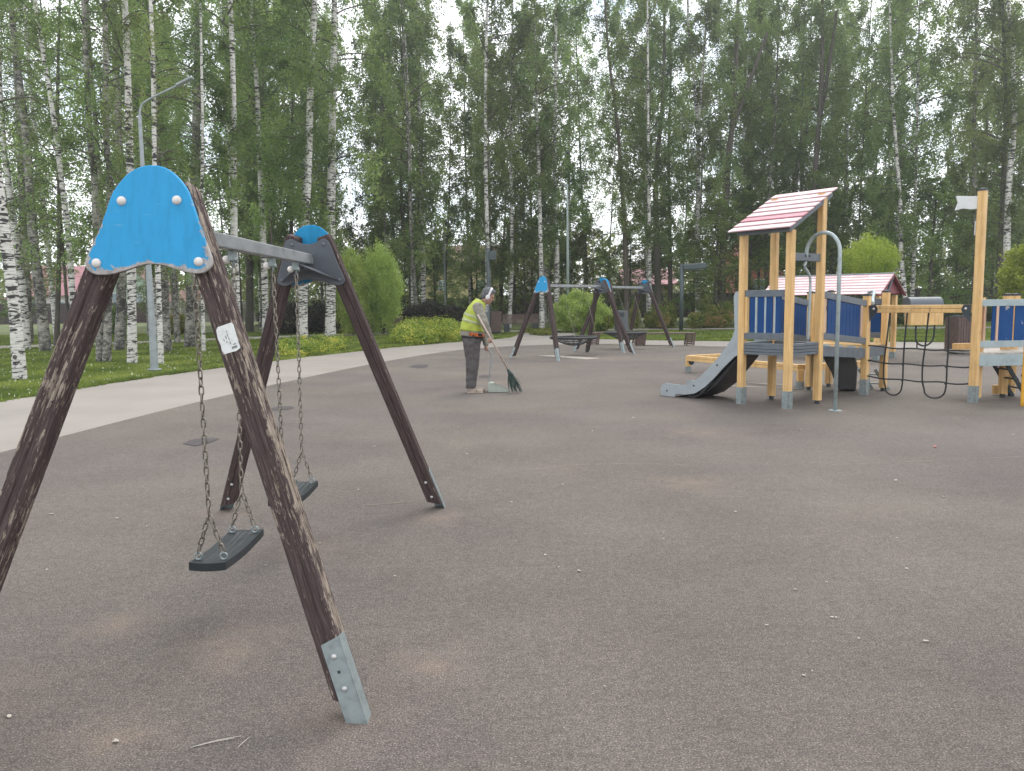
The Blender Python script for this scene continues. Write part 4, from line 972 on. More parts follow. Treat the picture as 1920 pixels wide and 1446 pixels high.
for s_ in (-1, 1):
    capsule(body, (.0, s_ * .09, .93), (.01, s_ * .10, .50), .085, .058); capsule(body, (.01, s_ * .10, .50), (-.03, s_ * .10 , .10), .055, .042)
    body.ell((.02, s_ * .10, .045), (.11, .042, .035), 14, 8)
# near hand round the broom handle, far hand round the dustpan handle
BT, BB = Vector((.115, -.37, 1.32)), Vector((.60, -.10, .385)); bd = (BB - BT).normalized()
hb0 = BT + (BB - BT) * .435
hand1 = Vector((.332, -.195, .915))
for k in range(4):
    c = hb0 + bd * (k * .019 - .02); curl(body, c, bd, (0, 1, .1), .022, .0095 - .0006 * abs(k - 1.2), -.9, 3.0 - .12 * k)
curl(body, hb0 + bd * -.035, bd, (0, -1, 0), .023, .0105, -.6, -2.3, 5)
capsule(body, wr[0], hb0 + Vector((-.018, .0, .028)), .030, .030); body.ell(hb0 + Vector((-.022, .004, -.002)), (.026, .034, .042), 12, 8)
PT = Vector((.245, .15, .755)); pdn = Vector((.072, 0, -.10)).normalized()
for k in range(4):
    curl(body, PT + pdn * (k * .019 - .025), pdn, (0, 1, 0), .021, .0095, -.9, 3.0)
curl(body, PT + pdn * -.03, pdn, (0, -1, 0), .022, .0105, -.6, -2.3, 5)
capsule(body, wr[1], PT + Vector((-.01, 0, .03)), .030, .032); body.ell(PT + Vector((-.016, 0, .004)), (.026, .032, .042), 12, 8)
bo = remeshed(body.build('body', skin, man), .006, 3)
# face details
q = MB()
for s_ in (-1, 1): q.ell(hp(.098, s_ * .031, -.004), (.009, .012, .006), 10, 6)
q.build('eye', blackc, man)
q = MB(); q.ell(hp(-.022, 0, .046), (.106, .088, .107), 20, 14, HR); q.ell(hp(-.062, 0, -.005), (.062, .080, .085), 16, 12, HR); q.ell(hp(.045, 0, .098), (.058, .062, .042), 14, 10, HR)
ho = remeshed(q.build('hair', hairm, man), .007, 2, .012, .02)
hd = MB(); P = [hp(.012 + .0 * t, .098 * math.cos(t), -.012 + .165 * math.sin(t)) for t in [math.pi * k / 16 for k in range(17)]]
for i in range(16): hd.bar(P[i], P[i + 1], .034, .012, (HR @ Vector((0, (P[i].y + P[i + 1].y) / 2 * 5, 1))).normalized())
for s_ in (-1, 1): hd.ell(hp(.008, s_ * .092, -.02), (.038, .024, .046), 16, 10, HR)
hd.build('headphones', phonem, man, .003)
# jacket, black layer below it, hi-vis vest and tape
def torso(z): # centre x, rx, ry, tilt along the bent back
    pts = [(.90, .0, .175, .185, .03), (1.0, .0, .200, .20, .10), (1.10, .0, .196, .20, .20), (1.2, .012, .180, .20, .26), (1.3, .038, .168, .205, .32), (1.4, .072, .150, .21, .38), (1.48, .105, .125, .195, .42), (1.545, .135, .10, .14, .45), (1.60, .165, .075, .085, .45)]
    for a, b in zip(pts, pts[1:]):
        if z <= b[0]:
            t = max(0, (z - a[0]) / (b[0] - a[0])); return [a[i] + (b[i] - a[i]) * t for i in range(1, 5)]
    return list(pts[-1][1:])
def shell(z0, z1, grow, k=10):
    R = []
    for i in range(k + 1):
        z = z0 + (z1 - z0) * i / k; cx, rx, ry, tl = torso(z); R.append(((cx, 0, z), rx + grow, ry + grow, tl))
    return R
q = MB(); loft(q, shell(.985, 1.60, .0, 14))
for i in (0, 1):
    capsule(q, (.10, (-.1, .1)[i], 1.46), sh[i], .085, .082); capsule(q, sh[i], el[i], .092, .074); capsule(q, el[i], wr[i], .074, .050); capsule(q, wr[i], Vector(wr[i]) + (Vector(wr[i]) - Vector(el[i])).normalized() * .01, .048, .048)
remeshed(q.build('jacket', jacket, man), .011, 4, .028, .07)
q = MB(); ring(q, (.168, 0, 1.585), .072, .022, (.45, 0, .9), 20, 8); q.build('collar', blackc, man)
q = MB(); loft(q, shell(.90, .985, -.002, 3)); remeshed(q.build('sweater_hem', blackc, man), .011, 3, .02, .06)
# the vest is open at the arms: its sides stop in front of the sleeves
V = []; F = []; nz_, n = 16, 40
def vest_shell(mb, z0f, z0b, z1, grow, nz_=16, n=48, a_lo=0, a_hi=2 * math.pi):
    V = []; F = []
    for i in range(nz_ + 1):
        for j in range(n + 1):
            t = a_lo + (a_hi - a_lo) * j / n; f_ = (math.cos(t) + 1) / 2; z0 = z0b + (z0f - z0b) * f_; z = z0 + (z1 - z0) * i / nz_
            cx, rx, ry, tl = torso(z); rx += grow; ry += grow
            x = rx * math.copysign(abs(math.cos(t)) ** .85, math.cos(t)); y = ry * math.copysign(abs(math.sin(t)) ** .85, math.sin(t))
            V.append((cx + x * math.cos(tl), y, z - x * math.sin(tl)))
    F = [(i * (n + 1) + j, i * (n + 1) + j + 1, (i + 1) * (n + 1) + j + 1, (i + 1) * (n + 1) + j) for i in range(nz_) for j in range(n)]
    mb.add(V, F, True)
q = MB(); vest_shell(q, 1.10, 1.055, 1.60, .013); vo = q.build('hi_vis_vest', vestm, man); s_ = vo.modifiers.new('thick', 'SOLIDIFY'); s_.thickness = .006
t_ = bpy.data.textures.new('vfold', 'CLOUDS'); t_.noise_scale = .10
d_ = vo.modifiers.new('folds', 'DISPLACE'); d_.texture = t_; d_.strength = .03; d_.texture_coords = 'LOCAL'
for za, zb in ((1.215, 1.255), (1.305, 1.345)):
    q = MB(); vest_shell(q, za, za, zb, .017, 3); so_ = q.build('reflective_stripe', refl, vo); s_ = so_.modifiers.new('thick', 'SOLIDIFY'); s_.thickness = .003
    d_ = so_.modifiers.new('folds', 'DISPLACE'); d_.texture = t_; d_.strength = .03; d_.texture_coords = 'LOCAL'
q = MB(); vest_shell(q, .985, 1.01, 1.055, .016, 4, 20, -1.7, 1.7); so_ = q.build('orange_bib', orange, man); s_ = so_.modifiers.new('thick', 'SOLIDIFY'); s_.thickness = .008
q = MB()
for s_ in (-1, 1):
    loft(q, [((-.005, s_ * .085, .96), .165, .11, 0), ((-.005, s_ * .09, .84), .150, .105, 0), ((-.002, s_ * .095, .68), .125, .095, 0), ((.0, s_ * .10, .50), .108, .085, 0), ((-.018, s_ * .10, .30), .092, .078, 0), ((-.03, s_ * .10, .14), .088, .075, 0), ((-.03, s_ * .10, .10), .086, .074, 0)], 20)
remeshed(q.build('trousers', trous, man), .010, 3, .035, .09)
for s_, dx in ((-1, 0), (1, .03)):
    q = MB(); V0 = [((-.085, .050), .055, .05), ((-.02, .055), .07, .055), ((.05, .045), .06, .045)]
    q.ell((-.035 + dx, s_ * .10, .060), (.072, .046, .062), 16, 10); q.ell((.045 + dx, s_ * .10, .045), (.095, .050, .045), 16, 10); q.ell((.12 + dx, s_ * .10, .040), (.062, .048, .036), 16, 10)
    q.box((.04 + dx, s_ * .10, .012), (.27, .086, .022)); so_ = remeshed(q.build('shoe', shoem, man), .007, 3)
# broom
br = root('broom', 'green bristle broom on a long pale wooden handle, in the sweeper\'s hand', 'broom', MO + Vector((.70, -.12, 0)), 0)
off = -Vector((.70, -.12, 0))
q = MB(); q.tube([BT + off, BB + off], .0135, 10); q.build('handle', simple('pale_broom_handle', (.50, .40, .33), .5, .12, 12), br)
q = MB(); q.tube([BB + off - bd * .02, BB + off + bd * .05, BB + off + bd * .12], [.018, .034, .045], 12); q.build('binding', simple('black_green_binding', (.03, .045, .045), .6, .2, 30), br)
q = MB(); c0 = BB + off + bd * .06; rb = random.Random(3)
for k in range(95):
    a_, r_ = rb.uniform(0, 6.28), rb.random() ** .5; u_ = Vector((math.cos(a_) * .9, math.sin(a_) * .6, 0)) * r_
    e = Vector((.735 - .70, -.11 + .12, .012 + rb.random() ** 2 * .13)) + Vector((u_.x * .14 - .02, u_.y * .12, 0))
    m_ = c0 + (e - c0) * .5 + u_ * .035 + Vector((rb.uniform(-.006, .006), rb.uniform(-.006, .006), 0))
    q.tube([c0 + u_ * .03, m_, e], [.0026, .0024, .0018], 4, False, False)
q.build('bristles', simple('green_bristle', (.030, .062, .052), .6, .45, 25), br)
# dustpan
dp = root('dustpan', 'grey long-handled dustpan held low by the sweeper', 'dustpan', MO + Vector((.42, .10, 0)), 0); off = -Vector((.42, .10, 0))
q = MB(); q.tube(smooth_poly([PT + Vector((-.03, 0, .035)), PT, Vector((.30, .145, .67)), Vector((.317, .14, .61)), Vector((.306, .13, .46)), Vector((.285, .12, .32)), Vector((.272, .12, .16))], 4), .010, 8)
for v_ in range(len(q.v)): q.v[v_] = (q.v[v_][0] + off.x, q.v[v_][1] + off.y, q.v[v_][2])
q.build('handle', MATS['galvpole'], dp)
q = MB(); x0, x1, ya, yb, t = .26 - .42, .60 - .42, -.12, .15, .006
q.box(((x0 + x1) / 2, (ya + yb) / 2, .010), (x1 - x0, yb - ya, t)); q.box((x0, (ya + yb) / 2, .085), (t, yb - ya, .15))
for y in (ya, yb):
    q.add([(x0, y - t / 2, .008), (x1, y - t / 2, .008), (x1, y - t / 2, .03), (x0 + .10, y - t / 2, .135), (x0, y - t / 2, .16), (x0, y + t / 2, .008), (x1, y + t / 2, .008), (x1, y + t / 2, .03), (x0 + .10, y + t / 2, .135), (x0, y + t / 2, .16)], [(0, 1, 2, 3, 4), (9, 8, 7, 6, 5)] + [(i, (i + 1) % 5, 5 + (i + 1) % 5, 5 + i) for i in range(5)])
q.bar((x0, (ya + yb) / 2, .16), (x0 + .09, (ya + yb) / 2, .155), yb - ya, .005)
q.build('pan', simple('grey_green_pan', (.34, .37, .32), .5, .1, 10), dp, .002)

# ================================================================== STREET FURNITURE
def lamp_left():
    b0 = G(290, 694); t = root('street_lamp', 'tall galvanised street lamp with a slanting arm, among the birches beside the path', 'street lamp', b0, 0)
    q = MB(); q.tube([(0, 0, -.05), (0, 0, 1.5), (0, 0, 5.95)], [.10, .075, .042], 8, False); q.tube([(0, 0, 0), (0, 0, .03)], .16, 10)
    P = smooth_poly([(0, 0, 5.9), (.04, 0, 6.12), (.2, 0, 6.28), (.95, 0, 6.62)], 4); pole = q.build('pole', MATS['galvpole'], t)
    q = MB(); q.tube(P, .024, 8); q.build('arm', MATS['galvpole'], t)
    q = MB(); q.bar((.9, 0, 6.60), (1.28, 0, 6.78), .16, .06); q.build('lamp_head', MATS['galvpole'], t, .02)
lamp_left()
def park_lamp(px, py, topy, label, head=1.25, flat=True):
    b0 = G(px, py); H = (py - topy) / (CF / b0.y); t = root('park_lamp', label, 'park lamp', b0, 0)
    q = MB(); q.tube([(0, 0, -.05), (0, 0, H)], .105, 12); q.build('pole', MATS['dargreen'], t)
    q = MB(); q.bar((.05, 0, H - .16), (head, 0, H - .10), .34, .32); q.build('lamp_head', MATS['dargreen'], t, .07, seg=3)
    q = MB(); q.box((head * .75, 0, H - .275), (.34, .2, .012)); q.build('lens', MATS['whitecap'], t)
park_lamp(1277, 620, 497, 'dark grey park lamp with flat head, standing in front of the right-hand hedge')
b0 = G(917, 628); t = root('lamp_post', 'dark post carrying a small box and a notice board, beyond the sweeper', 'lamp post', b0, 0)
q = MB(); q.tube([(0, 0, -.05), (0, 0, 4.1)], .085, 12); q.build('pole', MATS['dargreen'], t)
q = MB(); q.box((.22, 0, 3.75), (.34, .22, .42)); q.build('equipment_box', MATS['dargreen'], t, .03)
q = MB(); q.box((-.17, -.12, 1.02), (.42, .04, 1.25)); nb2 = q.build('notice_board', MATS['plategrey'], t, .01)
q = MB(); rb = random.Random(5)
for k in range(7): q.box((-.17 + rb.uniform(-.03, .03), -.143, 1.52 - k * .07), (rb.uniform(.2, .32), .004, .025))
q.build('faded_text', MATS['whitecap'], nb2)
b0 = G(1065, 622); t = root('lamp_pole', 'thin pale green lamp pole behind the far swing frames', 'lamp pole', b0, 0)
q = MB(); q.tube([(0, 0, -.05), (0, 0, 4), (.0, 0, 7.4)], [.085, .07, .04], 10); q.build('pole', MATS['gpole'], t)
q = MB(); q.bar((-.05, 0, 7.4), (-.1, .6, 7.5), .2, .08); q.build('lamp_head', MATS['gpole'], t, .02)
b0 = AY(835, 575, 55); b0.z = 0; t = root('lamp_pole', 'pale hook-topped lamp pole among trees left of the sweeper', 'lamp pole', b0, 0)
q = MB(); q.tube(smooth_poly([(0, 0, 0), (0, 0, 3), (.0, 0, 5.8), (.1, 0, 6.3), (.45, 0, 6.5), (.8, 0, 6.45)], 4), .07, 8); q.build('pole', MATS['gpole'], t)
q = MB(); q.bar((.75, 0, 6.45), (1.2, 0, 6.38), .2, .08); q.build('lamp_head', MATS['gpole'], t, .02)
def bench(px, py, label, rz=0, w_=2.0, grp='slatted park benches'):
    t = root('park_bench', label, 'bench', G(px, py), rz, grp)
    q = MB()
    for k in range(5): q.bar((-w_ / 2, -.22 + k * .095, .44), (w_ / 2, -.22 + k * .095, .44), .075, .035)
    q.build('seat', MATS['brownslat'], t)
    q = MB()
    for k in range(6): q.bar((-w_ / 2 * .97, .23 + k * .022, .50 + k * .075), (w_ / 2 * .97, .23 + k * .022, .50 + k * .075), .025, .06)
    q.build('backrest', MATS['brownslat'], t)
    for x in (-w_ / 2 + .25, w_ / 2 - .25):
        q = MB(); q.bar((x, .20, .3), (x, .37, .93), .05, .05); q.box((x, 0, .21), (.30, .50, .42)); q.build('leg', MATS['dark'], t, .01)
    return t
bench(977, 622, 'brown slatted park bench beyond the path, just left of the far swing frames')
bench(722, 622, 'brown slatted park bench half hidden by the green willow bush', .1)
def flat_bench(p, rz, label, w_=2.0):
    t = root('backless_bench', label, 'bench', p, rz, 'backless benches by the path')
    q = MB()
    for k in range(4): q.bar((-w_ / 2, -.18 + k * .12, .41), (w_ / 2, -.18 + k * .12, .41), .10, .04)
    q.build('seat', MATS['brownslat'], t, .004)
    for sx in (-1, 1):
        q = MB(); x = sx * (w_ / 2 - .17)
        q.bar((x - .14, -.2, 0), (x - .08, -.2, .40), .05, .045); q.bar((x + .10, -.2, 0), (x + .16, -.2, .40), .05, .045)
        q.bar((x - .14, .2, 0), (x - .08, .2, .40), .05, .045); q.bar((x + .10, .2, 0), (x + .16, .2, .40), .05, .045)
        for k in range(5): q.bar((x - .13 + k * .012, -.215, .05 + k * .075), (x + .12 + k * .012, -.215, .05 + k * .075), .03, .035); q.bar((x - .13 + k * .012, .215, .05 + k * .075), (x + .12 + k * .012, .215, .05 + k * .075), .03, .035)
        q.build('leg', MATS['brownslat'], t)
flat_bench(AY(1247, 645, 27.0) * 1 - Vector((0, 0, AY(1247, 645, 27.0).z)), -.04, 'backless slatted bench, its right end behind the rightmost far swing leg')
p = AY(1155, 645, 28.2); p.z = 0; flat_bench(p, .05, 'backless slatted bench seen through the middle legs of the far swings', 1.9)
def slat_bin(p, label, h=.95, w_=.52, grey=True):
    t = root('litter_bin', label, 'litter bin', p, .12, 'brown slatted litter bins')
    q = MB(); q.box((0, 0, .06), (w_ * .8, w_ * .8, .12)); q.build('base', MATS['dark'], t)
    q = MB(); q.box((0, 0, .12 + (h - .2) / 2), (w_ * .9, w_ * .9, h - .2)); q.build('liner', MATS['dark'], t)
    q = MB(); n = 7
    for k in range(n):
        x = -w_ / 2 + w_ * (k + .5) / n
        for a in range(4):
            R4 = Matrix.Rotation(a * math.pi / 2, 3, 'Z'); c = R4 @ Vector((x, -w_ / 2, .10 + (h - .12) / 2)); q.box(c, (w_ / n * .84, .022, h - .12), R4)
    q.build('slats', MATS['brownslat'], t, .003)
    q = MB(); ring(q, (0, 0, h), w_ * .42, .02, (0, 0, 1), 4 * 6, 6); q.build('rim', MATS['dark'], t)
slat_bin(Vector((12.05, 21.2, 0)), 'brown slatted litter bin at the path edge, left of the tall yellow post', 1.0)
slat_bin(G(930, 626), 'brown slatted litter bin beside the dark lamp post', 1.12, .48)
p = G(1165, 622); t = root('metal_cabinet', 'grey metal box bin standing behind the far swing frames', 'cabinet', p, 0)
q = MB(); q.box((0, 0, .53), (.62, .45, 1.06)); q.build('body', MATS['plategrey'], t, .015)
q = MB(); q.box((-.05, -.228, .86), (.34, .01, .22)); q.build('opening', MATS['dark'], t)

# ------------------------------------------------------------------ houses and fences behind the wood
WHT = simple('white_render', (.62, .58, .55), .8, .08, 2); PNK = simple('pink_metal_roof', (.40, .18, .20), .6, .12, 3); GRN = simple('pale_green_wall', (.36, .46, .36), .8, .08, 2)
PCH = simple('peach_wall', (.62, .44, .36), .8, .08, 2); BGE = simple('beige_yellow_wall', (.52, .43, .22), .8, .1, 2); REDW = simple('coral_wall', (.55, .15, .13), .75, .12, 3)
BRF = simple('brown_roof', (.20, .11, .085), .7, .12, 3); GLS = simple('window_glass', (.25, .32, .36), .15, .1, 2); FRM = simple('window_frame', (.7, .7, .68), .5, .05)
def house(cx, Y, w_, dp_, hw, hr, wall, roof, label, wins=2, ridge_x=True, rz=0):
    t = root('house', label, 'house', (cx, Y, 0), rz)
    q = MB(); q.box((0, dp_ / 2, hw / 2), (w_, dp_, hw))
    if not ridge_x:
        q.add([(-w_ / 2, .0, hw), (w_ / 2, .0, hw), (0, 0, hw + hr * .95), (-w_ / 2, .2, hw), (w_ / 2, .2, hw), (0, .2, hw + hr * .95)], [(0, 1, 2), (5, 4, 3), (0, 3, 4, 1), (1, 4, 5, 2), (2, 5, 3, 0)])
    q.build('wall', wall, t)
    q = MB(); o_ = .4
    if ridge_x:
        A = [(-w_ / 2 - o_, -o_, hw - .1), (w_ / 2 + o_, -o_, hw - .1), (w_ / 2 + o_, dp_ / 2, hw + hr), (-w_ / 2 - o_, dp_ / 2, hw + hr), (-w_ / 2 - o_, dp_ + o_, hw - .1), (w_ / 2 + o_, dp_ + o_, hw - .1)]
        q.add(A + [(x, y, z - .12) for x, y, z in A], [(0, 1, 2, 3), (3, 2, 5, 4), (7, 6, 9, 8), (8, 9, 10, 11), (0, 6, 7, 1), (4, 5, 11, 10), (0, 3, 9, 6), (3, 4, 10, 9), (1, 7, 8, 2), (2, 8, 11, 5)])
    else:
        A = [(-w_ / 2 - o_, -o_, hw - .3), (0, -o_, hw + hr), (w_ / 2 + o_, -o_, hw - .3), (-w_ / 2 - o_, dp_, hw - .3), (0, dp_, hw + hr), (w_ / 2 + o_, dp_, hw - .3)]
        q.add(A + [(x, y, z - .12) for x, y, z in A], [(0, 1, 4, 3), (1, 2, 5, 4), (6, 9, 10, 7), (7, 10, 11, 8), (0, 6, 7, 1), (1, 7, 8, 2), (3, 4, 10, 9), (4, 5, 11, 10), (0, 3, 9, 6), (2, 8, 11, 5)])
    q.build('roof', roof, t)
    for k in range(wins):
        x = -w_ / 2 + w_ * (k + .5) / wins
        q = MB(); q.box((x, -.03, hw * .58), (1.1, .08, 1.2)); wo = q.build('window', FRM, t)
        q = MB(); q.box((x - .25, -.075, hw * .58), (.42, .02, 1.0)); q.box((x + .25, -.075, hw * .58), (.42, .02, 1.0)); q.build('pane', GLS, wo)
def hx(px, Y): return AY(px, 570, Y).x
house(hx(112, 86), 86, 7.5, 7, 3.0, 3.2, WHT, PNK, 'white house with pink metal roof, left behind the birches', 3)
house(hx(60, 92), 92, 5, 6, 3.0, 2.6, PCH, PNK, 'small peach house with gable, half behind the pink-roofed house', 1, False)
house(hx(240, 88), 88, 4.6, 6, 4.4, 2.2, GRN, BRF, 'pale green house seen under the near blue swing board', 2, False)
house(hx(330, 90), 90, 6, 5, 2.0, 1.4, WHT, BRF, 'low white shed with dark roof, right of the pale green house', 1)
house(hx(752, 70), 70, 3.2, 4, 1.6, 1.3, simple('brown_log_wall', (.12, .075, .055), .8, .15, 5), BRF, 'low brown hut right of the willow bushes', 0, False, .2)
house(hx(868, 92), 92, 9, 7, 6.2, 2.2, BGE, BRF, 'tall yellow-beige house behind trees, left of the sweeper', 2)
house(hx(1012, 88), 88, 2.6, 4, 4.6, 1.4, WHT, PNK, 'narrow white house behind the leftmost far swing frame', 1, False)
house(hx(1218, 84), 84, 5, 5, 3.4, 1.6, simple('dull_brown_wall', (.26, .19, .13), .8, .15, 4), PNK, 'brown house glimpsed behind the park lamp', 1)
house(hx(1422, 76), 76, 4.6, 5, 5.0, 3.6, REDW, REDW, 'coral red house seen between the posts of the play tower', 1, False)
FB = simple('brown_sheet_fence', (.050, .028, .028), .6, .15, 1.5); FG = simple('grey_plank_fence', (.26, .24, .22), .85, .25, 3)
def fence(px0, px1, Y, h, mat, label, wid=.22):
    x0, x1 = hx(px0, Y), hx(px1, Y); t = root('fence', label, 'fence', ((x0 + x1) / 2, Y, 0), 0); V = []; F = []; k = 0; x = x0 - (x0 + x1) / 2; xe = x1 - (x0 + x1) / 2; i = 0
    while x < xe:
        for d_ in (0, -.03): V += [(x, d_, 0), (x, d_, h)]; x += wid * .12 if d_ == 0 else wid * .38
        for d_ in (-.03, 0): V += [(x, d_, 0), (x, d_, h)]; x += wid * .12 if d_ == -.03 else wid * .38
    n = len(V) // 2; q = MB(); q.add(V, [(2 * j, 2 * j + 2, 2 * j + 3, 2 * j + 1) for j in range(n - 1)]); q.build('panel', mat, t)
    m_ = int((x1 - x0) / 3) + 1
    for j in range(min(m_, 30)):
        q = MB(); q.box((x0 - (x0 + x1) / 2 + j * 3, .06, h / 2 + .04), (.08, .08, h + .08)); q.build('post', MATS['dark'], t)
fence(-60, 314, 78, 2.0, FB, 'brown sheet-metal fence in front of the pink-roofed house')
fence(314, 480, 77.5, 2.0, FG, 'grey plank fence behind the left birches', .14)
fence(480, 930, 76, 2.0, FB, 'brown sheet-metal fence behind the willow bushes and the sweeper')
fence(930, 1440, 73, 2.2, FB, 'dark brown sheet-metal fence behind the far swing frames')
fence(1440, 2000, 66, 2.3, FB, 'dark brown sheet-metal fence behind the play tower')

# ================================================================== TREES
def make_crown(name, H, z0, R, nb_, nleaf, lsize, leafmat, seed, droop=.9, twigr=.006, low=.55, top=1.0):
    """limbs mesh and leaf mesh for a birch: steep limbs arching over into hanging twigs"""
    rg = np.random.default_rng(seed); q = MB(); C = []
    per = max(8, nleaf // nb_)
    for b in range(nb_):
        f_ = (b + rg.random()) / nb_; z = z0 + (H - z0) * f_ ** .9; az = rg.uniform(0, 2 * math.pi)
        prof = (low + (1 - low) * min(1, f_ * 2.5)) * (1 - max(0, f_ - .45) / .55 * .78) * top; L = R * prof * rg.uniform(.6, 1.15)
        el_ = rg.uniform(.45, 1.0); d = np.array([math.cos(az), math.sin(az)])
        P = []
        for i in range(6):
            s_ = i / 5; r_ = L * (s_ * math.cos(el_) ** .5); P.append((d[0] * r_, d[1] * r_, z + L * (s_ * math.sin(el_) - droop * .55 * s_ * s_)))
        P = np.array(P); r0 = .010 + .010 * L
        q.tube([tuple(p) for p in P], [r0 * (1 - .8 * i / 5) for i in range(6)], 4, True, False)
        nt_ = max(3, int(per / 30)); cl = [rg.uniform(.12, 1.0) for _ in range(2)]
        for k in range(nt_):
            s_ = min(1.0, max(.15, cl[k % 2] + rg.normal() * .10)); i = min(4, int(s_ * 5)); a = P[i] + (P[i + 1] - P[i]) * (s_ * 5 - i)
            ln = rg.uniform(.35, 1.35) * (.6 + .27 * L); dirn = np.array([rg.normal() * .35 + d[0] * .25, rg.normal() * .35 + d[1] * .25, -1.0 if rg.random() < .7 else rg.uniform(-.3, .7)]); dirn /= np.linalg.norm(dirn)
            n = 30; t = np.sort(rg.random(n))[:, None]; pts = a + dirn * ln * t + rg.normal(size=(n, 3)) * .065 * (.5 + lsize * 7)
            C.append(pts)
    C = np.concatenate(C); V, F = leaves(C, lsize, .5, rg)
    lm = q.mesh(name + '_limbs', MATS['bark']); cm = np_mesh(name + '_leaves', V, F, leafmat)
    return lm, cm
BL_ = MATS['birchleaf']
near_cr = [make_crown('near_birch_%d' % i, 17, 3.2, 2.3, 40, 8200, .076, BL_, 20 + i, .9) for i in range(3)]
mid_cr = [make_crown('birch_%d' % i, 23, 5.2 - i * .6, 2.9, 44, 18500, .112, BL_, 40 + i, .9) for i in range(4)]
far_cr = [make_crown('far_birch_%d' % i, 24, 3.8, 3.5, 40, 14500, .145, BL_, 60 + i, .8) for i in range(3)]
spr_cr = [make_crown('spreading_%d' % i, 15, 1.8, 3.0, 56, 13000, .15, MATS['mapleleaf'], 80 + i, .55, low=.9) for i in range(2)]
def trunk_mesh(name, pts, r0, r1, mat, n=9, flare=1.12):
    P = [Vector(p) for p in pts]; P = smooth_poly(P, 5) if len(P) > 2 else [P[0].lerp(P[1], i / 8) for i in range(9)]
    L = sum((b - a).length for a, b in zip(P, P[1:])); s_ = 0; rs = []
    for i, p in enumerate(P):
        if i: s_ += (P[i] - P[i - 1]).length
        t = s_ / L; rs.append((r0 + (r1 - r0) * t) * (1 + (flare - 1) * math.exp(-s_ / .25)) * (1 + .05 * math.sin(s_ * 3.1 + P[0].x)))
    q = MB(); q.tube(P, rs, n, True, False); return q.mesh(name, mat)
def tree(label, base, pts, r0, kind, crowns, H=21, group=None, seed=0, crown_scale=1.0, name='birch_tree', limb=True):
    """pts: trunk centre line relative to base"""
    t = root(name, label, 'birch' if name == 'birch_tree' else 'tree', base, 0, group)
    me = trunk_mesh('trunk', pts, r0, max(.03, r0 * .22), MATS[kind]); link('trunk', me, t)
    rnd = random.Random(seed); lm, cm = crowns[rnd.randrange(len(crowns))]
    top = Vector(pts[-1]); ax = top.normalized(); rot = Vector((0, 0, 1)).rotation_difference(ax).to_matrix().to_4x4() @ Matrix.Rotation(rnd.uniform(0, 6.28), 4, 'Z')
    sc_ = crown_scale * rnd.uniform(.92, 1.08); m = rot @ Matrix.Diagonal((sc_, sc_, H / 22 * 1.0, 1))
    link('limbs', lm, t, 0, m); link('crown', cm, t, 0, m)
    return t
def px_tree(label, P, w_, kind, crowns, Y=None, H=21, seed=0, cs=1.0, forks=(), name='birch_tree', group=None):
    if Y is None: b0 = G(*P[0]); Y = b0.y
    else: b0 = AY(P[0][0], P[0][1], Y); 
    base = Vector((b0.x, Y, 0)); pts = []
    q0 = AY(P[0][0], P[0][1], Y)
    if q0.z > .3:
        q1 = AY(P[1][0], P[1][1], Y); sl = (q1.x - q0.x) / max(.5, q1.z - q0.z); base.x = q0.x - sl * q0.z; pts.append(Vector((0, 0, -.05)))
    for i, (x, y) in enumerate(P):
        p = AY(x, y, Y); p = p - base; 
        if i == 0 and q0.z <= .3: p = Vector((p.x, 0, -.05))
        pts.append(Vector((p.x, .0, p.z)))
    a, b = pts[-2], pts[-1]
    if b.z < H - 1:
        sl = (b.x - a.x) / max(.3, b.z - a.z) * .5; k = H - b.z
        pts.append(Vector((b.x + sl * k * .5, 0, b.z + k * .5))); pts.append(Vector((b.x + sl * k, 0, H)))
    r0 = w_ / 2 / (CF / Y)
    t = tree(label, base, pts, r0, kind, crowns, H, group, seed, cs, name)
    for F_ in forks:
        fp = [AY(x, y, Y) - base for x, y in F_]; fp = [Vector((p.x, .1, p.z)) for p in fp]; me = trunk_mesh('bough', fp, r0 * .55, r0 * .3, MATS[kind], 6, 1.0); link('bough', me, t)
    return t
NC, MC, FC = near_cr, mid_cr, far_cr
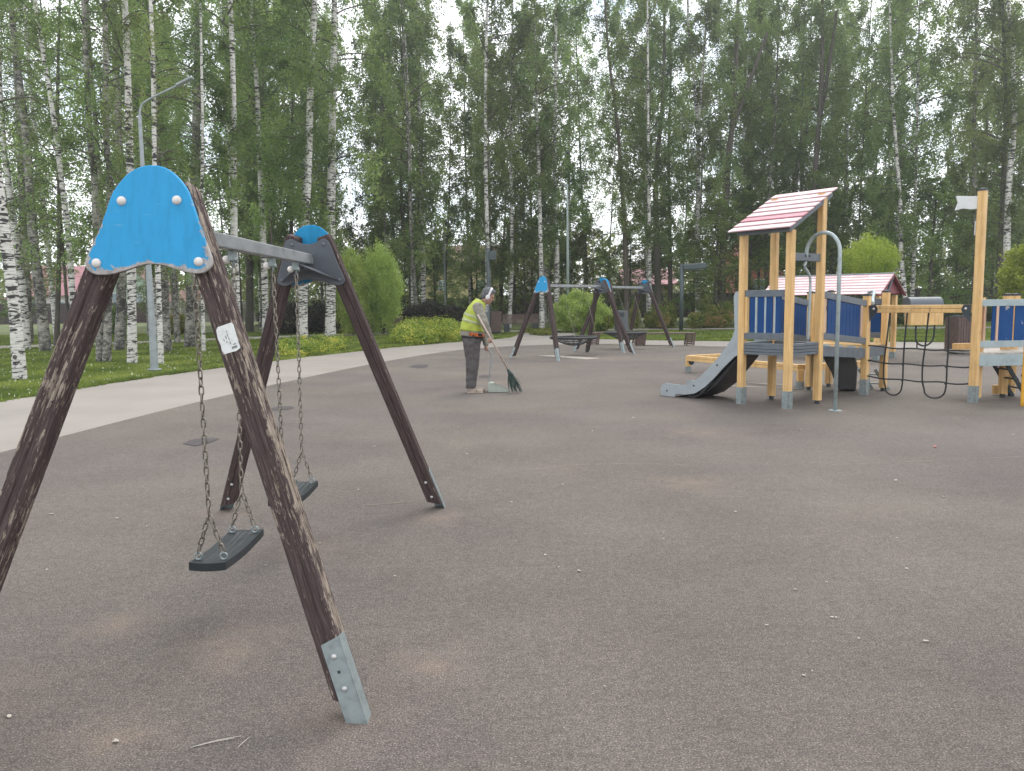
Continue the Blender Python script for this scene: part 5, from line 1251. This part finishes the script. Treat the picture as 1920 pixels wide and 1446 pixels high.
T = [
 ('white leaning birch at far left nearest the path, dark knot low on its trunk', [(38, 710), (25, 560), (0, 370), (-30, 200), (-60, 30)], 23, 'birch', NC, None, 17),
 ('white birch close behind the leftmost leaning birch', [(50, 655), (44, 560), (26, 420), (5, 250), (-5, 60)], 15, 'birch', NC, None, 18),
 ('dark-barked birch at far left, second trunk behind the white leaning one', [(54, 643), (50, 540), (44, 420), (34, 200), (22, 0)], 17, 'halfbirch', NC, None, 18),
 ('thick black-and-white birch left of the near swing, bending up to the left', [(86, 658), (76, 560), (62, 440), (50, 267), (30, 100), (20, 0)], 20, 'halfbirch', NC, None, 18),
 ('thin dark tree left of the near swing legs', [(106, 648), (110, 520), (112, 400), (108, 200), (112, 0)], 10, 'bark', NC, None, 17),
 ('slender birch curving up to the left, its base hidden by the left swing leg', [(142, 640), (128, 440), (117, 350), (100, 217), (77, 77), (66, 0)], 12, 'birch', NC, 24, 17),
 ('birch trunk rising just left of the near blue board', [(190, 690), (183, 500), (177, 333), (167, 233), (157, 0)], 15, 'halfbirch', NC, 22.5, 18),
 ('birch seen between the near swing legs, second from the left', [(200, 677), (204, 540), (206, 333), (200, 267), (197, 33)], 15, 'halfbirch', NC, None, 18),
 ('dark thick birch seen between the near swing legs, third from the left', [(224, 656), (228, 520), (226, 333), (220, 200), (214, 0)], 19, 'halfbirch', NC, None, 19),
 ('clean white birch seen between the near swing legs, directly left of the grey lamp post', [(248, 680), (247, 540), (246, 380), (242, 250), (238, 100)], 17, 'birch', NC, None, 19),
 ('thin white birch touching the right side of the grey street lamp', [(302, 682), (298, 560), (295, 480), (290, 320), (286, 100)], 10, 'birch', NC, None, 18),
 ('dark spotted birch right of the grey street lamp', [(314, 658), (308, 520), (297, 320), (289, 150), (283, 0)], 15, 'halfbirch', NC, None, 19),
 ('stout dark-footed birch behind the left chain of the near swing', [(357, 650), (360, 540), (366, 330), (370, 150), (372, 0)], 22, 'halfbirch', NC, None, 19),
 ('very thin birch beside the near right swing leg', [(382, 659), (380, 560), (378, 400), (380, 250)], 7, 'birch', NC, None, 15),
 ('straight white birch rising above the near swing beam, left of two', [(446, 652), (443, 560), (439, 440), (438, 300), (437, 150), (432, 0)], 15, 'birch', MC, None, 21),
 ('slimmer greyish birch above the middle of the near swing beam', [(498, 641), (497, 560), (493, 440), (486, 280), (481, 150), (470, 0)], 13, 'birch', MC, None, 21),
 ('bright white birch rising behind the far blue board, left of the pair', [(567, 641), (568, 560), (571, 440), (579, 280), (583, 130), (590, 0)], 19, 'birch', MC, None, 22),
 ('bright white birch rising behind the far right swing leg, right of the pair', [(619, 637), (620, 540), (620, 430), (622, 300), (625, 130), (627, 0)], 20, 'birch', MC, None, 22),
 ('dark tree trunk between the two near swing frames', [(467, 612), (468, 500), (464, 300), (460, 0)], 15, 'bark', MC, 48, 21),
 ('dark thin trunk left of the bright white pair of birches', [(530, 600), (546, 440), (548, 200), (550, 0)], 9, 'bark', MC, 50, 21),
 ('dark trunk above the willow bushes', [(716, 560), (718, 430), (716, 250), (722, 0)], 10, 'bark', FC, 56, 23),
 ('crooked dark tree just right of the willow bushes', [(772, 585), (768, 500), (757, 440), (752, 330), (756, 200), (748, 0)], 9, 'bark', MC, 52, 20),
 ('spotted white birch between the willow bushes and the sweeper', [(794, 586), (793, 480), (790, 350), (786, 200), (784, 75), (782, 0)], 11, 'birch', FC, 52, 23),
 ('tall white birch directly above the sweeper', [(914, 592), (914, 480), (911, 330), (910, 200), (912, 60), (914, 0)], 10, 'birch', FC, 46, 24),
 ('thin white birch right of the one above the sweeper', [(956, 590), (960, 480), (958, 300), (960, 150), (961, 0)], 8, 'birch', FC, 48, 24),
 ('birch directly behind the leftmost far swing board', [(1016, 590), (1014, 480), (1010, 300), (1006, 180)], 10, 'birch', FC, 47, 20),
 ('white birch close right of the leftmost far swing board, left of two', [(1043, 590), (1044, 480), (1040, 330), (1041, 200), (1043, 0)], 11, 'birch', FC, 49, 23),
 ('white birch aligned with the pale lamp pole behind the far swings', [(1071, 590), (1068, 470), (1067, 300), (1069, 120), (1070, 0)], 8, 'birch', FC, 60, 24),
 ('brown bent trunk above the middle of the far swings', [(1176, 595), (1172, 450), (1165, 330), (1157, 230), (1142, 110), (1134, 0)], 11, 'greybark', MC, 50, 22),
 ('thin white birch right of the far swings, beside two dark trunks', [(1218, 592), (1218, 480), (1216, 330), (1215, 160), (1214, 0)], 8, 'birch', FC, 47, 23),
 ('dark trunk right of the far swings, thicker of the two', [(1236, 598), (1232, 470), (1230, 330), (1243, 180), (1246, 0)], 14, 'bark', MC, 50, 22),
 ('dark trunk right of the far swings, thinner of the two', [(1257, 598), (1256, 450), (1254, 300), (1258, 120), (1256, 0)], 9, 'bark', MC, 52, 22),
 ('white birch forked high up, above the right-hand hedge', [(1309, 590), (1308, 440), (1309, 330), (1310, 240), (1316, 150), (1328, 0)], 11, 'birch', FC, 50, 21),
 ('massive dark trunk left of the play tower roof', [(1352, 590), (1358, 420), (1366, 300), (1378, 180), (1384, 0)], 17, 'bark', MC, 48, 22),
 ('dark trunk above the play tower roof', [(1452, 560), (1454, 360), (1456, 230), (1460, 0)], 9, 'bark', FC, 58, 22),
 ('broad dark trunk above the high edge of the play tower roof', [(1522, 560), (1528, 340), (1540, 160), (1542, 0)], 15, 'bark', MC, 48, 22),
 ('leaning white birch rising behind the playhouse gable', [(1698, 570), (1690, 480), (1689, 400), (1682, 300), (1674, 180), (1668, 0)], 9, 'birch', FC, 44, 21),
 ('white birch just right of the leaning birch behind the playhouse', [(1709, 575), (1714, 480), (1716, 380), (1719, 250), (1722, 100)], 8, 'birch', FC, 46, 20),
 ('dark trunk behind the white flag board', [(1829, 560), (1828, 400), (1826, 250), (1830, 80), (1832, 0)], 12, 'halfbirch', FC, 46, 22),
 ('white birch at the right edge, above the right-hand platform', [(1886, 560), (1888, 450), (1892, 340), (1902, 220), (1896, 60), (1890, 0)], 14, 'birch', FC, 40, 21),
 ('black trunk touching the left side of the right-edge birch', [(1872, 560), (1876, 450), (1882, 330), (1886, 200), (1880, 0)], 12, 'bark', FC, 41, 21),
]
forks = {'white birch forked high up, above the right-hand hedge': [[(1310, 250), (1300, 130), (1292, 60), (1290, -30)], [(1309, 270), (1325, 240), (1332, 220)]],
         'dark trunk above the play tower roof': [], 'massive dark trunk left of the play tower roof': [[(1374, 240), (1400, 170), (1440, 60)]],
         'broad dark trunk above the high edge of the play tower roof': [[(1534, 250), (1556, 120), (1570, 20)]],
         'crooked dark tree just right of the willow bushes': [[(770, 540), (790, 510), (800, 470)], [(760, 460), (778, 430), (786, 380)]]}
for i, (lab, P, w_, kind, cr_, Y, H) in enumerate(T):
    px_tree(lab, P, w_, kind, cr_, Y, H, i, .85 if cr_ is NC else 1.0, forks.get(lab, ()))
# knot on the leftmost birch
kb = [o for o in bpy.data.objects if o.get('label', '').startswith('white leaning birch at far left nearest')][0]
kp = AY(35, 669, G(38, 710).y) - kb.location; q = MB(); q.dome((kp.x, -.125, kp.z), .05, (0.1, -1, 0), .5); q.build('knot', MATS['bark'], kb)

# the rest of the wood: trees nothing tells apart
def in_poly(x, y, poly):
    c = False; n = len(poly); j = n - 1
    for i in range(n):
        if (poly[i][1] > y) != (poly[j][1] > y) and x < (poly[j][0] - poly[i][0]) * (y - poly[i][1]) / (poly[j][1] - poly[i][1]) + poly[i][0]: c = not c
        j = i
    return c
trn = []
for i, kind in enumerate(('birch', 'halfbirch', 'bark', 'greybark')):
    rr = random.Random(i); H = 23; trn.append((kind, trunk_mesh('trunk', [(0, 0, -.1), (rr.uniform(-.2, .2), 0, 6), (rr.uniform(-.5, .5), 0, 13), (rr.uniform(-.8, .8), 0, 23)], .15, .03, MATS[kind], 7)))
GAPS = [(1130, 1215, 46), (1755, 1830, 60), (860, 905, 46), (50, 170, 0), (225, 280, 0), (385, 430, 0), (640, 700, 0)]
rt_ = random.Random(11); placed = []; cnt = 0
LBL = {'birch': 'white-stemmed %sbirch of the wood ', 'halfbirch': 'mottled grey %sbirch of the wood ', 'bark': 'dark-stemmed %stree of the wood ', 'greybark': 'grey-brown %stree of the wood '}
ZONES = [(60, 'at the far left edge'), (170, 'left of the near blue board'), (300, 'above the near blue board'), (400, 'above the near right leg top'), (500, 'above the near swing beam'), (560, 'left of the bright pair of birches'), (640, 'above the far blue board'), (700, 'above the left willow bush'), (760, 'above the right willow bush'), (840, 'above the dark purple shrubs'), (905, 'above the yellow-beige house'), (960, 'above the notice board'), (1010, 'above the slatted park bench'), (1060, 'above the leftmost far swing board'),
         (1120, 'above the left nest basket'), (1180, 'above the grey box bin'), (1240, 'above the rightmost far swing frame'), (1300, 'above the park lamp'), (1380, 'left of the tower roof'), (1470, 'above the tower roof'), (1560, 'above the high edge of the tower roof'), (1640, 'above the round yellow-green bush'), (1720, 'above the playhouse gable'), (1800, 'above the climbing net'), (1870, 'above the white flag board'), (9999, 'at the right edge')]
HOUSEX = [(hx(112, 86), 6), (hx(240, 88), 4)]
while cnt < 96:
    Y = 30 + 38 * rt_.random() ** .9; xm = Y * .70
    x = rt_.uniform(-xm, xm)
    px = 960 + CF * x / Y
    if Y < 47 and px > 520: continue
    if Y < 42 and px > 340 : continue
    if px < 430 and rt_.random() < .45: continue
    if 850 < px < 1345 and Y < 58: continue
    if (1640 < px < 1740 or px > 1850) and Y < 50: continue
    if any(a < px < b for a, b, _ in GAPS) and rt_.random() < .8: continue
    if any((x - a) ** 2 + (Y - b) ** 2 < 3.0 for a, b in placed): continue
    placed.append((x, Y)); kind, me = trn[rt_.choice([0, 0, 1, 1, 2, 3])]
    near = Y < 42
    lm, cm = (mid_cr if near else far_cr)[rt_.randrange(3)]
    zn = next(b for a, b in ZONES if px < a); dd = 'nearer ' if Y < 50 else 'farther ' if Y > 62 else ''
    t = root('birch_tree', LBL[kind] % dd + zn, 'birch' if 'birch' in kind else 'tree', (x, Y, 0), rt_.uniform(0, 6.28), 'wood: %s %s%s' % (kind, dd, zn))
    s_ = rt_.uniform(.75, 1.15); sz = rt_.uniform(.85, 1.12); tilt = Matrix.Rotation(rt_.gauss(0, .025), 4, 'X')
    wd_ = rt_.uniform(.45, .95)
    link('trunk', me, t, 0, tilt @ Matrix.Diagonal((wd_, wd_, sz, 1))); m = tilt @ Matrix.Diagonal((s_, s_, sz, 1))
    link('limbs', lm, t, 0, m); link('crown', cm, t, 0, m)
    cnt += 1
# darker broad-leaved understorey, each with its own place
US = [ (835, 66, 6.5, .9, 'slender yellow-green tree in front of the yellow-beige house, left one'), (885, 64, 6.5, .9, 'slender yellow-green tree in front of the yellow-beige house, right one'), (940, 66, 6, .9, 'leafy sapling above the slatted litter bin'), (1055, 64, 6.5, 1.0, 'leafy tree between the pale lamp pole and leftmost far swing board'),
      (1140, 64, 5.5, 1.0, 'leafy sapling behind the right nest basket'), (1235, 62, 6.5, 1.1, 'leafy tree behind the rightmost far swing frame'), (570, 66, 6.5, 1.0, 'leafy tree behind the far blue board'), (470, 64, 6, 1.0, 'leafy tree behind the near swing beam'), (760, 66, 7, 1.0, 'leafy tree above the brown hut'),
      (1690, 60, 7, 1.2, 'leafy tree behind the playhouse gable'), (1905, 56, 8, 1.2, 'leafy tree at the right edge behind the right-hand platform'), (1520, 60, 8, 1.2, 'leafy tree above the bridge railing'),
      (1345, 46, 7.2, 1.05, 'young maple just left of the play tower, above the hedge'), (1405, 50, 8.2, 1.1, 'young maple behind the left posts of the play tower'), (1475, 47, 7.5, 1.0, 'dark bushy tree seen through the play tower posts'),
      (1300, 55, 7, 1.0, 'bushy tree above the park lamp head'), (1560, 50, 8, 1.1, 'dark bushy tree behind the bridge of the play tower'), (1745, 46, 8.4, 1.2, 'dark bushy tree behind the climbing net beam'),
      (1790, 50, 9, 1.2, 'bushy tree under the white flag board'), (1855, 52, 8, 1.1, 'bushy tree between the tall yellow post and the right-edge birch'), (1100, 58, 7.5, 1.1, 'bushy tree behind the middle far swing boards'),
      (965, 60, 7.5, 1.1, 'bushy tree just right of the sweeper'), (700, 62, 7, 1.0, 'bushy tree behind the willow bushes'), (1180, 62, 6.5, 1.0, 'bushy tree behind the grey box bin'),
      (620, 64, 7.5, 1.1, 'bushy tree behind the far frame of the near swing'), (520, 58, 7, 1.0, 'bushy tree left of the bright white pair of birches'), (400, 60, 7, 1.0, 'bushy tree behind the near right swing leg'),
      (1650, 54, 9, 1.2, 'bushy tree behind the round yellow-green bush'), (1010, 62, 8, 1.1, 'bushy tree behind the leftmost far swing board'), (300, 62, 7, 1, 'bushy tree behind the near blue board'), (815, 60, 7, 1.0, 'bushy tree in front of the yellow-beige house'), (20, 44, 8, 1.1, 'dark bushy tree at the left edge behind the birches')]
tm = trunk_mesh('trunk', [(0, 0, -.1), (.1, 0, 3), (0, .1, 9)], .12, .04, MATS['bark'], 7)
for i, (px, Y, H, s_, lab) in enumerate(US):
    t = root('bushy_tree', lab, 'tree', (hx(px, Y), Y, 0), i * 1.3); lm, cm = spr_cr[i % 2]; z_ = H / 15
    link('trunk', tm, t, 0, Matrix.Diagonal((1, 1, H / 10, 1))); m = Matrix.Diagonal((s_ * .95, s_ * .95, z_, 1)); link('limbs', lm, t, 0, m); link('crown', cm, t, 0, m)
# the far side of the wood: masses nobody could count
n = 42000; X = rng.uniform(-85, 95, n); Yv = rng.uniform(96, 122, n); Hh = 8.2 + 2.0 * np.sin(X * .21) + 1.5 * np.sin(X * .57 + 2); Z = rng.random(n) ** .9 * Hh
V, F = leaves(np.stack([X, Yv, Z], 1), .55, 0, rng, .8); o = link('far_wood', np_mesh('far_wood', V, F, MATS['farleaf'])); o['kind'] = 'stuff'

# ================================================================== BUSHES, HEDGES, GRASS
def bush(name, label, cat, c, r, mat, n, ls, stems=True, kind=None, group=None, fill=.35, base=0.0, up=False, trunkh=0):
    """leafy shell with a lumpy outline: r = radii, c = ground point"""
    rg = np.random.default_rng(int(abs(c[0] * 100 + c[1] * 7)) + n)
    d = rg.normal(size=(n, 3)); d /= np.linalg.norm(d, axis=1)[:, None]
    lump = 1 + .13 * np.sin(d[:, 0] * 7 + c[0]) * np.sin(d[:, 1] * 6 + 1) + .11 * np.sin(d[:, 2] * 9 + d[:, 0] * 8) + np.abs(rg.normal(size=n)) ** 2 * .035
    rad = lump * (1 - fill * rg.random(n) ** 2 * 1.0)
    P = d * rad[:, None] * np.array(r); P[:, 2] += base + r[2]
    P = P[P[:, 2] > .03]; P += rg.normal(size=P.shape) * ls * .5
    V, F = leaves(P, ls, -.9 if up else .1, rg, .30 if up else .6)
    t = root(name, label, cat, c, 0, group)
    if kind: t['kind'] = kind
    link('foliage', np_mesh('foliage', V, F, mat), t)
    q = MB(); rr = random.Random(n)
    for k in range(9):
        a = rr.uniform(0, 6.28); e = Vector((math.cos(a) * r[0] * .6, math.sin(a) * r[1] * .6, base + r[2] * rr.uniform(.8, 1.4)))
        q.tube([(math.cos(a) * .08, math.sin(a) * .08, -.05), (e.x * .4, e.y * .4, e.z * .5), e], [.03 + trunkh * .04, .02, .008], 5, True, False)
    q.build('stems', MATS['bark'], t)
    return t
Wp = G(664, 627); bush('willow_bush', 'tall soft green willow bush, left lobe beside the far swing leg', 'bush', (Wp.x, Wp.y, 0), (.92, .9, 2.0), MATS['willowleaf'], 20000, .13, up=True, fill=.6, base=.15)
Wp = G(715, 626); bush('willow_bush', 'tall soft green willow bush, right one above the half-hidden bench', 'bush', (Wp.x, Wp.y + .6, 0), (.98, .95, 2.15), MATS['willowleaf'], 20000, .13, up=True, fill=.6, base=.2)
bush('willow_ball', 'round yellow-green bush showing above the playhouse roof', 'bush', (hx(1631, 34), 34, 0), (1.05, 1.0, .92), MATS['brightleaf'], 11000, .11, up=True, fill=.6, base=2.25, trunkh=1)
bush('shrub', 'bright yellow-green leafy shrub at the right edge above the platform', 'shrub', (hx(1925, 30), 30, 0), (.9, .9, 1.4), MATS['brightleaf'], 9000, .12, base=.6)
bush('shrub', 'big fresh green shrub behind the leftmost far swing legs', 'shrub', (hx(1088, 40), 40, 0), (1.35, 1.0, .98), MATS['willowleaf'], 15000, .10)
bush('shrub', 'smaller green shrub left of the grey box bin', 'shrub', (hx(1125, 41), 41, 0), (.7, .7, .6), MATS['spirealeaf'], 6000, .09)
bush('shrub', 'clipped dark green shrub between the birches and grey plank fence', 'shrub', (hx(333, 44), 44, 0), (.75, .6, .55), MATS['hedgeleaf'], 6000, .09)
bush('shrub', 'green shrub left of the pale green house, among birch trunks', 'shrub', (hx(205, 46), 46, 0), (.9, .7, .8), MATS['mapleleaf'], 6000, .10)
for k, (px, Y, rx, rz, m_, lab) in enumerate([(768, 47, 1.3, .62, 'purpleleaf', 'dark purple shrub just right of the willow bushes'), (805, 46, 1.5, .78, 'purpleleaf', 'largest dark purple shrub, in the middle of the row left of the sweeper'), (848, 47, 1.2, .66, 'purpleleaf', 'dark purple shrub directly behind the sweeper\'s back'),
        (545, 42, 1.6, .8, 'purpleleaf', 'dark purple shrub behind the far left swing leg'), (600, 44, 1.4, .78, 'purpleleaf', 'dark shrub between the two bright white birches'), (665, 46, 1.2, .7, 'mapleleaf', 'dark green shrub under the left willow bush')]):
    bush('purple_shrub' if m_ == 'purpleleaf' else 'shrub', lab, 'shrub', (hx(px, Y), Y, 0), (rx, .8, rz), MATS[m_], 9000, .10)
def tufts(cx, cy, h, n, rad, ls, rg):
    d = rg.normal(size=(n, 3)); d /= np.linalg.norm(d, axis=1)[:, None]; r_ = rg.random(n)[:, None] ** .45
    P = d * r_ * np.array([rad, rad, h * .55]); P[:, 2] += h * .5; P[:, 2] += np.abs(rg.normal(size=n)) * .10 * h * (P[:, 2] > h * .6); P[:, 0] += cx; P[:, 1] += cy
    return P[P[:, 2] > 0]
# ground cover beds beside the path: one mass of low leaves each
def bed(name, label, pts, mat, n, h, ls, kind='stuff'):
    xs_ = [p.x for p in pts]; ys_ = [p.y for p in pts]; poly = [(p.x, p.y) for p in pts]; out_ = []
    rg = random.Random(n); rn = np.random.default_rng(n); area = abs(sum(poly[i][0] * poly[(i + 1) % len(poly)][1] - poly[(i + 1) % len(poly)][0] * poly[i][1] for i in range(len(poly)))) / 2; k = int(area * 3.2); L = []
    while len(L) < k:
        x, y = rg.uniform(min(xs_), max(xs_)), rg.uniform(min(ys_), max(ys_))
        if in_poly(x, y, poly): L.append(tufts(x, y, h * rg.uniform(.45, 1.1), n // k, rg.uniform(.25, .5), ls, rn))
    V, F = leaves(np.concatenate(L), ls, -.2, rng); o = link(name, np_mesh(name, V, F, mat))
    o['label'] = label; o['category'] = 'ground cover'; o['kind'] = kind; return o
bed('spirea_bed', 'yellow-green flowering ground cover between the far swing leg and the sweeper', [G(735, 650), G(800, 646), G(856, 641), G(856, 625), G(800, 622), G(745, 628)], MATS['spirealeaf'], 22000, .78, .085)
bed('spirea_bed', 'low reddish-green ground cover at the foot of the two bright white birches', [G(500, 672), G(560, 669), G(640, 660), G(640, 640), G(560, 645), G(505, 652)], MATS['spirealeaf'], 16000, .38, .07)
bed('spirea_bed', 'low green ground cover left of the far swing frames, at the path edge', [G(985, 629), G(1030, 629), G(1040, 622), G(1000, 620)], MATS['grass'], 5000, .2, .08)
def hedge(name, label, px0, px1, Y, h, mat, n, ls, dep=1.6):
    x0, x1 = hx(px0, Y), hx(px1, Y); rg = np.random.default_rng(n); k = int((x1 - x0) * 3); L = []
    for i in range(k):
        L.append(tufts(rg.uniform(x0, x1), Y + rg.uniform(0, dep), h * rg.uniform(.62, 1.12), n // k, rg.uniform(.30, .62), ls, rg))
    P = np.concatenate(L); V, F = leaves(P, ls, 0, rng); o = link(name, np_mesh(name, V, F, mat)); return tag(o, label, 'hedge')
hedge('hedge', 'long low hedge of mixed green and reddish leaves, left of the play tower', 1195, 1375, 43.5, 1.15, MATS['hedgeleaf'], 24000, .10)
hedge('hedge', 'dark low hedge behind the playhouse', 1460, 1700, 46, 1.3, MATS['mapleleaf'], 22000, .12)
hedge('hedge', 'dark hedge right of the playhouse, in front of the brown fence', 1740, 1960, 50, 1.2, MATS['mapleleaf'], 20000, .12)
# grass
oc = curve2(outer); OX = np.array([p[0] for p in oc]); OY = np.array([p[1] for p in oc])
def inside(x, y):
    c = np.zeros(len(x), bool); n = len(OX); j = n - 1
    for i in range(n):
        k = ((OY[i] > y) != (OY[j] > y)) & (x < (OX[j] - OX[i]) * (y - OY[i]) / (OY[j] - OY[i] + 1e-9) + OX[i]); c ^= k; j = i
    return c
n = 330000; Yg = 12 * (46 / 12) ** rng.random(n); Xg = rng.uniform(-.72, .75, n) * Yg
k = ~inside(Xg, Yg); Xg, Yg = Xg[k], Yg[k]
k = ~((np.abs(Yg - np.interp(Xg, [-34, -19, -9, -1, 8, 20, 40], [27, 32.5, 40.8, 42.6, 43.5, 41, 36])) < 1.5)); Xg, Yg = Xg[k], Yg[k]; n = len(Xg)
hg = rng.uniform(.035, .085, n) * (1 + .25 * np.sin(Xg * 1.3) * np.sin(Yg * .9)); a = rng.uniform(0, 6.28, n); wg = .0035 * Yg * .16 + .003
V = np.empty((n, 3, 3)); V[:, 0] = np.stack([Xg - np.cos(a) * wg, Yg - np.sin(a) * wg, np.full(n, -.03)], 1); V[:, 1] = np.stack([Xg + np.cos(a) * wg, Yg + np.sin(a) * wg, np.full(n, -.03)], 1)
V[:, 2] = np.stack([Xg + rng.normal(size=n) * .03, Yg + rng.normal(size=n) * .03, hg - .03], 1)
P_ = rng.integers(0, len(OX) - 1, 26000); tt = rng.random(26000); ex = OX[P_] * (1 - tt) + OX[P_ + 1] * tt + rng.normal(size=26000) * .045; ey = OY[P_] * (1 - tt) + OY[P_ + 1] * tt + rng.normal(size=26000) * .045
k = (ey > 9) & (np.abs(ex) < ey * .75) & (np.sin(ex * 5) * np.sin(ey * 3.7) > -.5); ex, ey = ex[k], ey[k]; m_ = len(ex); W3 = np.empty((m_, 3, 3)); aa = rng.uniform(0, 6.28, m_); ww = .0006 * ey + .003
W3[:, 0] = np.stack([ex - np.cos(aa) * ww, ey - np.sin(aa) * ww, np.full(m_, -.03)], 1); W3[:, 1] = np.stack([ex + np.cos(aa) * ww, ey + np.sin(aa) * ww, np.full(m_, -.03)], 1); W3[:, 2] = np.stack([ex + rng.normal(size=m_) * .04, ey + rng.normal(size=m_) * .04, rng.uniform(.02, .10, m_)], 1)
V = np.concatenate([V, W3]); n += m_
o = link('grass', np_mesh('grass', V.reshape(-1, 3), np.arange(3 * n).reshape(n, 3), MATS['grass'])); o['kind'] = 'stuff'
# clover heads in the lawn
n = 900; Yc = 13 * (34 / 13) ** rng.random(n); Xc = rng.uniform(-.70, -.2, n) * Yc; k = ~inside(Xc, Yc); Xc, Yc = Xc[k], Yc[k]
V, F = leaves(np.stack([Xc, Yc, rng.uniform(.03, .06, len(Xc))], 1), .035, 0, rng, 1.0); o = link('clover_flowers', np_mesh('clover_flowers', V, F, simple('clover_white', (.55, .56, .45), .8))); o['kind'] = 'stuff'

# ------------------------------------------------------------------ litter on the rubber
def scrap(name, px, py, size, mat, label, cat='litter', group=None, seed=0, lift=.006):
    rr = random.Random(seed + int(px)); p = G(px, py); q = MB(); n = 7; V = []
    for k in range(n): t = 2 * math.pi * k / n; r_ = size * rr.uniform(.6, 1.1); V.append((math.cos(t) * r_, math.sin(t) * r_ * .6, lift + rr.uniform(0, size * .35)))
    V.append((0, 0, lift + size * .12)); V += [(x, y, z - .003) for x, y, z in V]
    F = [(k, (k + 1) % n, n) for k in range(n)] + [((k + 1) % n + n + 1, k + n + 1, 2 * n + 1) for k in range(n)] + [(k, k + n + 1, (k + 1) % n + n + 1, (k + 1) % n) for k in range(n)]
    q.add(V, F); o = q.build(name, MATS[mat]); o.location = (p.x, p.y, 0); o.rotation_euler[2] = rr.uniform(0, 6); return tag(o, label, cat, group)
scrap('dry_leaf', 218, 1393, .017, 'litter', 'pale dry leaf on the ground at lower left, left of the thin straws', 'leaf')
scrap('scrap', 1753, 839, .035, 'redlitter', 'crumpled pink-red scrap on the rubber below the right-hand platform', 'litter')
for i, (x, y, s_) in enumerate([(1086, 1072, .013), (1492, 1107, .011), (1736, 1204, .013), (1523, 1260, .007), (1507, 1268, .010), (1438, 1174, .009), (1133, 1289, .007), (1379, 961, .016), (1680, 902, .018), (1769, 933, .014), (1022, 1042, .014), (1048, 1065, .009), (958, 943, .014), (1075, 981, .012), (1244, 1012, .010), (1243, 1312 - 312, .007), (1700, 1068, .012), (1550, 1093, .008), (1682, 1010, .009), (1500, 807, .028), (1188, 784, .02), (1111, 809, .016),
        (1900, 816, .02), (96, 965, .018), (220, 973, .016), (275, 988, .01), (740, 1047 + 35, .010), (702, 838, .020), (859, 802, .016), (448, 995, .02), (875, 852, .014), (672, 919, .014), (1055, 909, .012), (498, 1061, .01), (18, 1345, .014), (1560, 1159, .010), (1568, 1160, .009), (1610, 1199, .010), (600, 1020, .009), (88, 1070, .011)]):
    zx = 'left' if x < 640 else 'middle' if x < 1280 else 'right'; zy = 'far' if y < 860 else 'mid-distance' if y < 1060 else 'near'; big = 'larger' if s_ * 1000 / y > .0129 else 'tiny'
    scrap('petal', x, y, s_, 'litter', '%s pale petal on the rubber, %s ground, %s third of the photo' % (big, zy, zx), 'litter', 'pale petals: %s %s %s' % (big, zy, zx), i)
for lab, A, B in (('longest thin straw lying on the ground left of the galvanised boot', (356, 1404), (440, 1386)), ('thin straw lying right against the longest one', (362, 1402), (452, 1382)), ('short thin straw right of the longest one', (446, 1404), (468, 1384))):
    a, b = G(*A), G(*B); q = MB(); q.tube([Vector((0, 0, .004)), (b - a) * .5 + Vector((.003, 0, .008)), (b - a) + Vector((0, 0, .004))], .0012, 5); o = q.build('straw', MATS['straw']); o.location = a; tag(o, lab, 'straw')


# ------------------------------------------------------------------ added scattering volume that imitates the lens's veiling glare
q = MB(); q.box((0, 75, 14), (360, 250, 30.2)); m = bpy.data.materials.new('glare_veil'); m.use_nodes = True; n = m.node_tree.nodes; n.clear()
o_ = n.new('ShaderNodeOutputMaterial'); v_ = n.new('ShaderNodeVolumePrincipled'); v_.inputs['Color'].default_value = (.93, .97, 1, 1); v_.inputs['Density'].default_value = .0011; v_.inputs['Anisotropy'].default_value = .6
m.node_tree.links.new(v_.outputs['Volume'], o_.inputs['Volume']); o = q.build('glare_volume', m); o['kind'] = 'stuff'

# pale sand caught in the seams of the rubber
rs_ = random.Random(9)
for pts, wd_ in (([(1000, 880), (1090, 872), (1200, 870), (1290, 872)], .006), ([(1560, 872), (1700, 866), (1925, 856)], .005), ([(690, 948), (760, 942), (815, 936)], .008)):
    P = smooth_poly([G(*p) for p in pts], 10); V = []; 
    for i, p in enumerate(P):
        t = (P[min(i + 1, len(P) - 1)] - P[max(i - 1, 0)]).normalized(); n_ = Vector((-t.y, t.x, 0)); j = n_ * rs_.uniform(-1, 1) * wd_ * .8; w2 = wd_ * rs_.uniform(.1, 1)
        V += [(p + j + n_ * w2 + UP * .0035)[:], (p + j - n_ * w2 + UP * .0035)[:]]
    q = MB(); q.add(V, [(2 * i, 2 * i + 1, 2 * i + 3, 2 * i + 2)[::-1] for i in range(len(P) - 1)]); struct(q.build('sand_seam', simple('seam_sand', (.27, .22, .175), .9, .3, 60)))
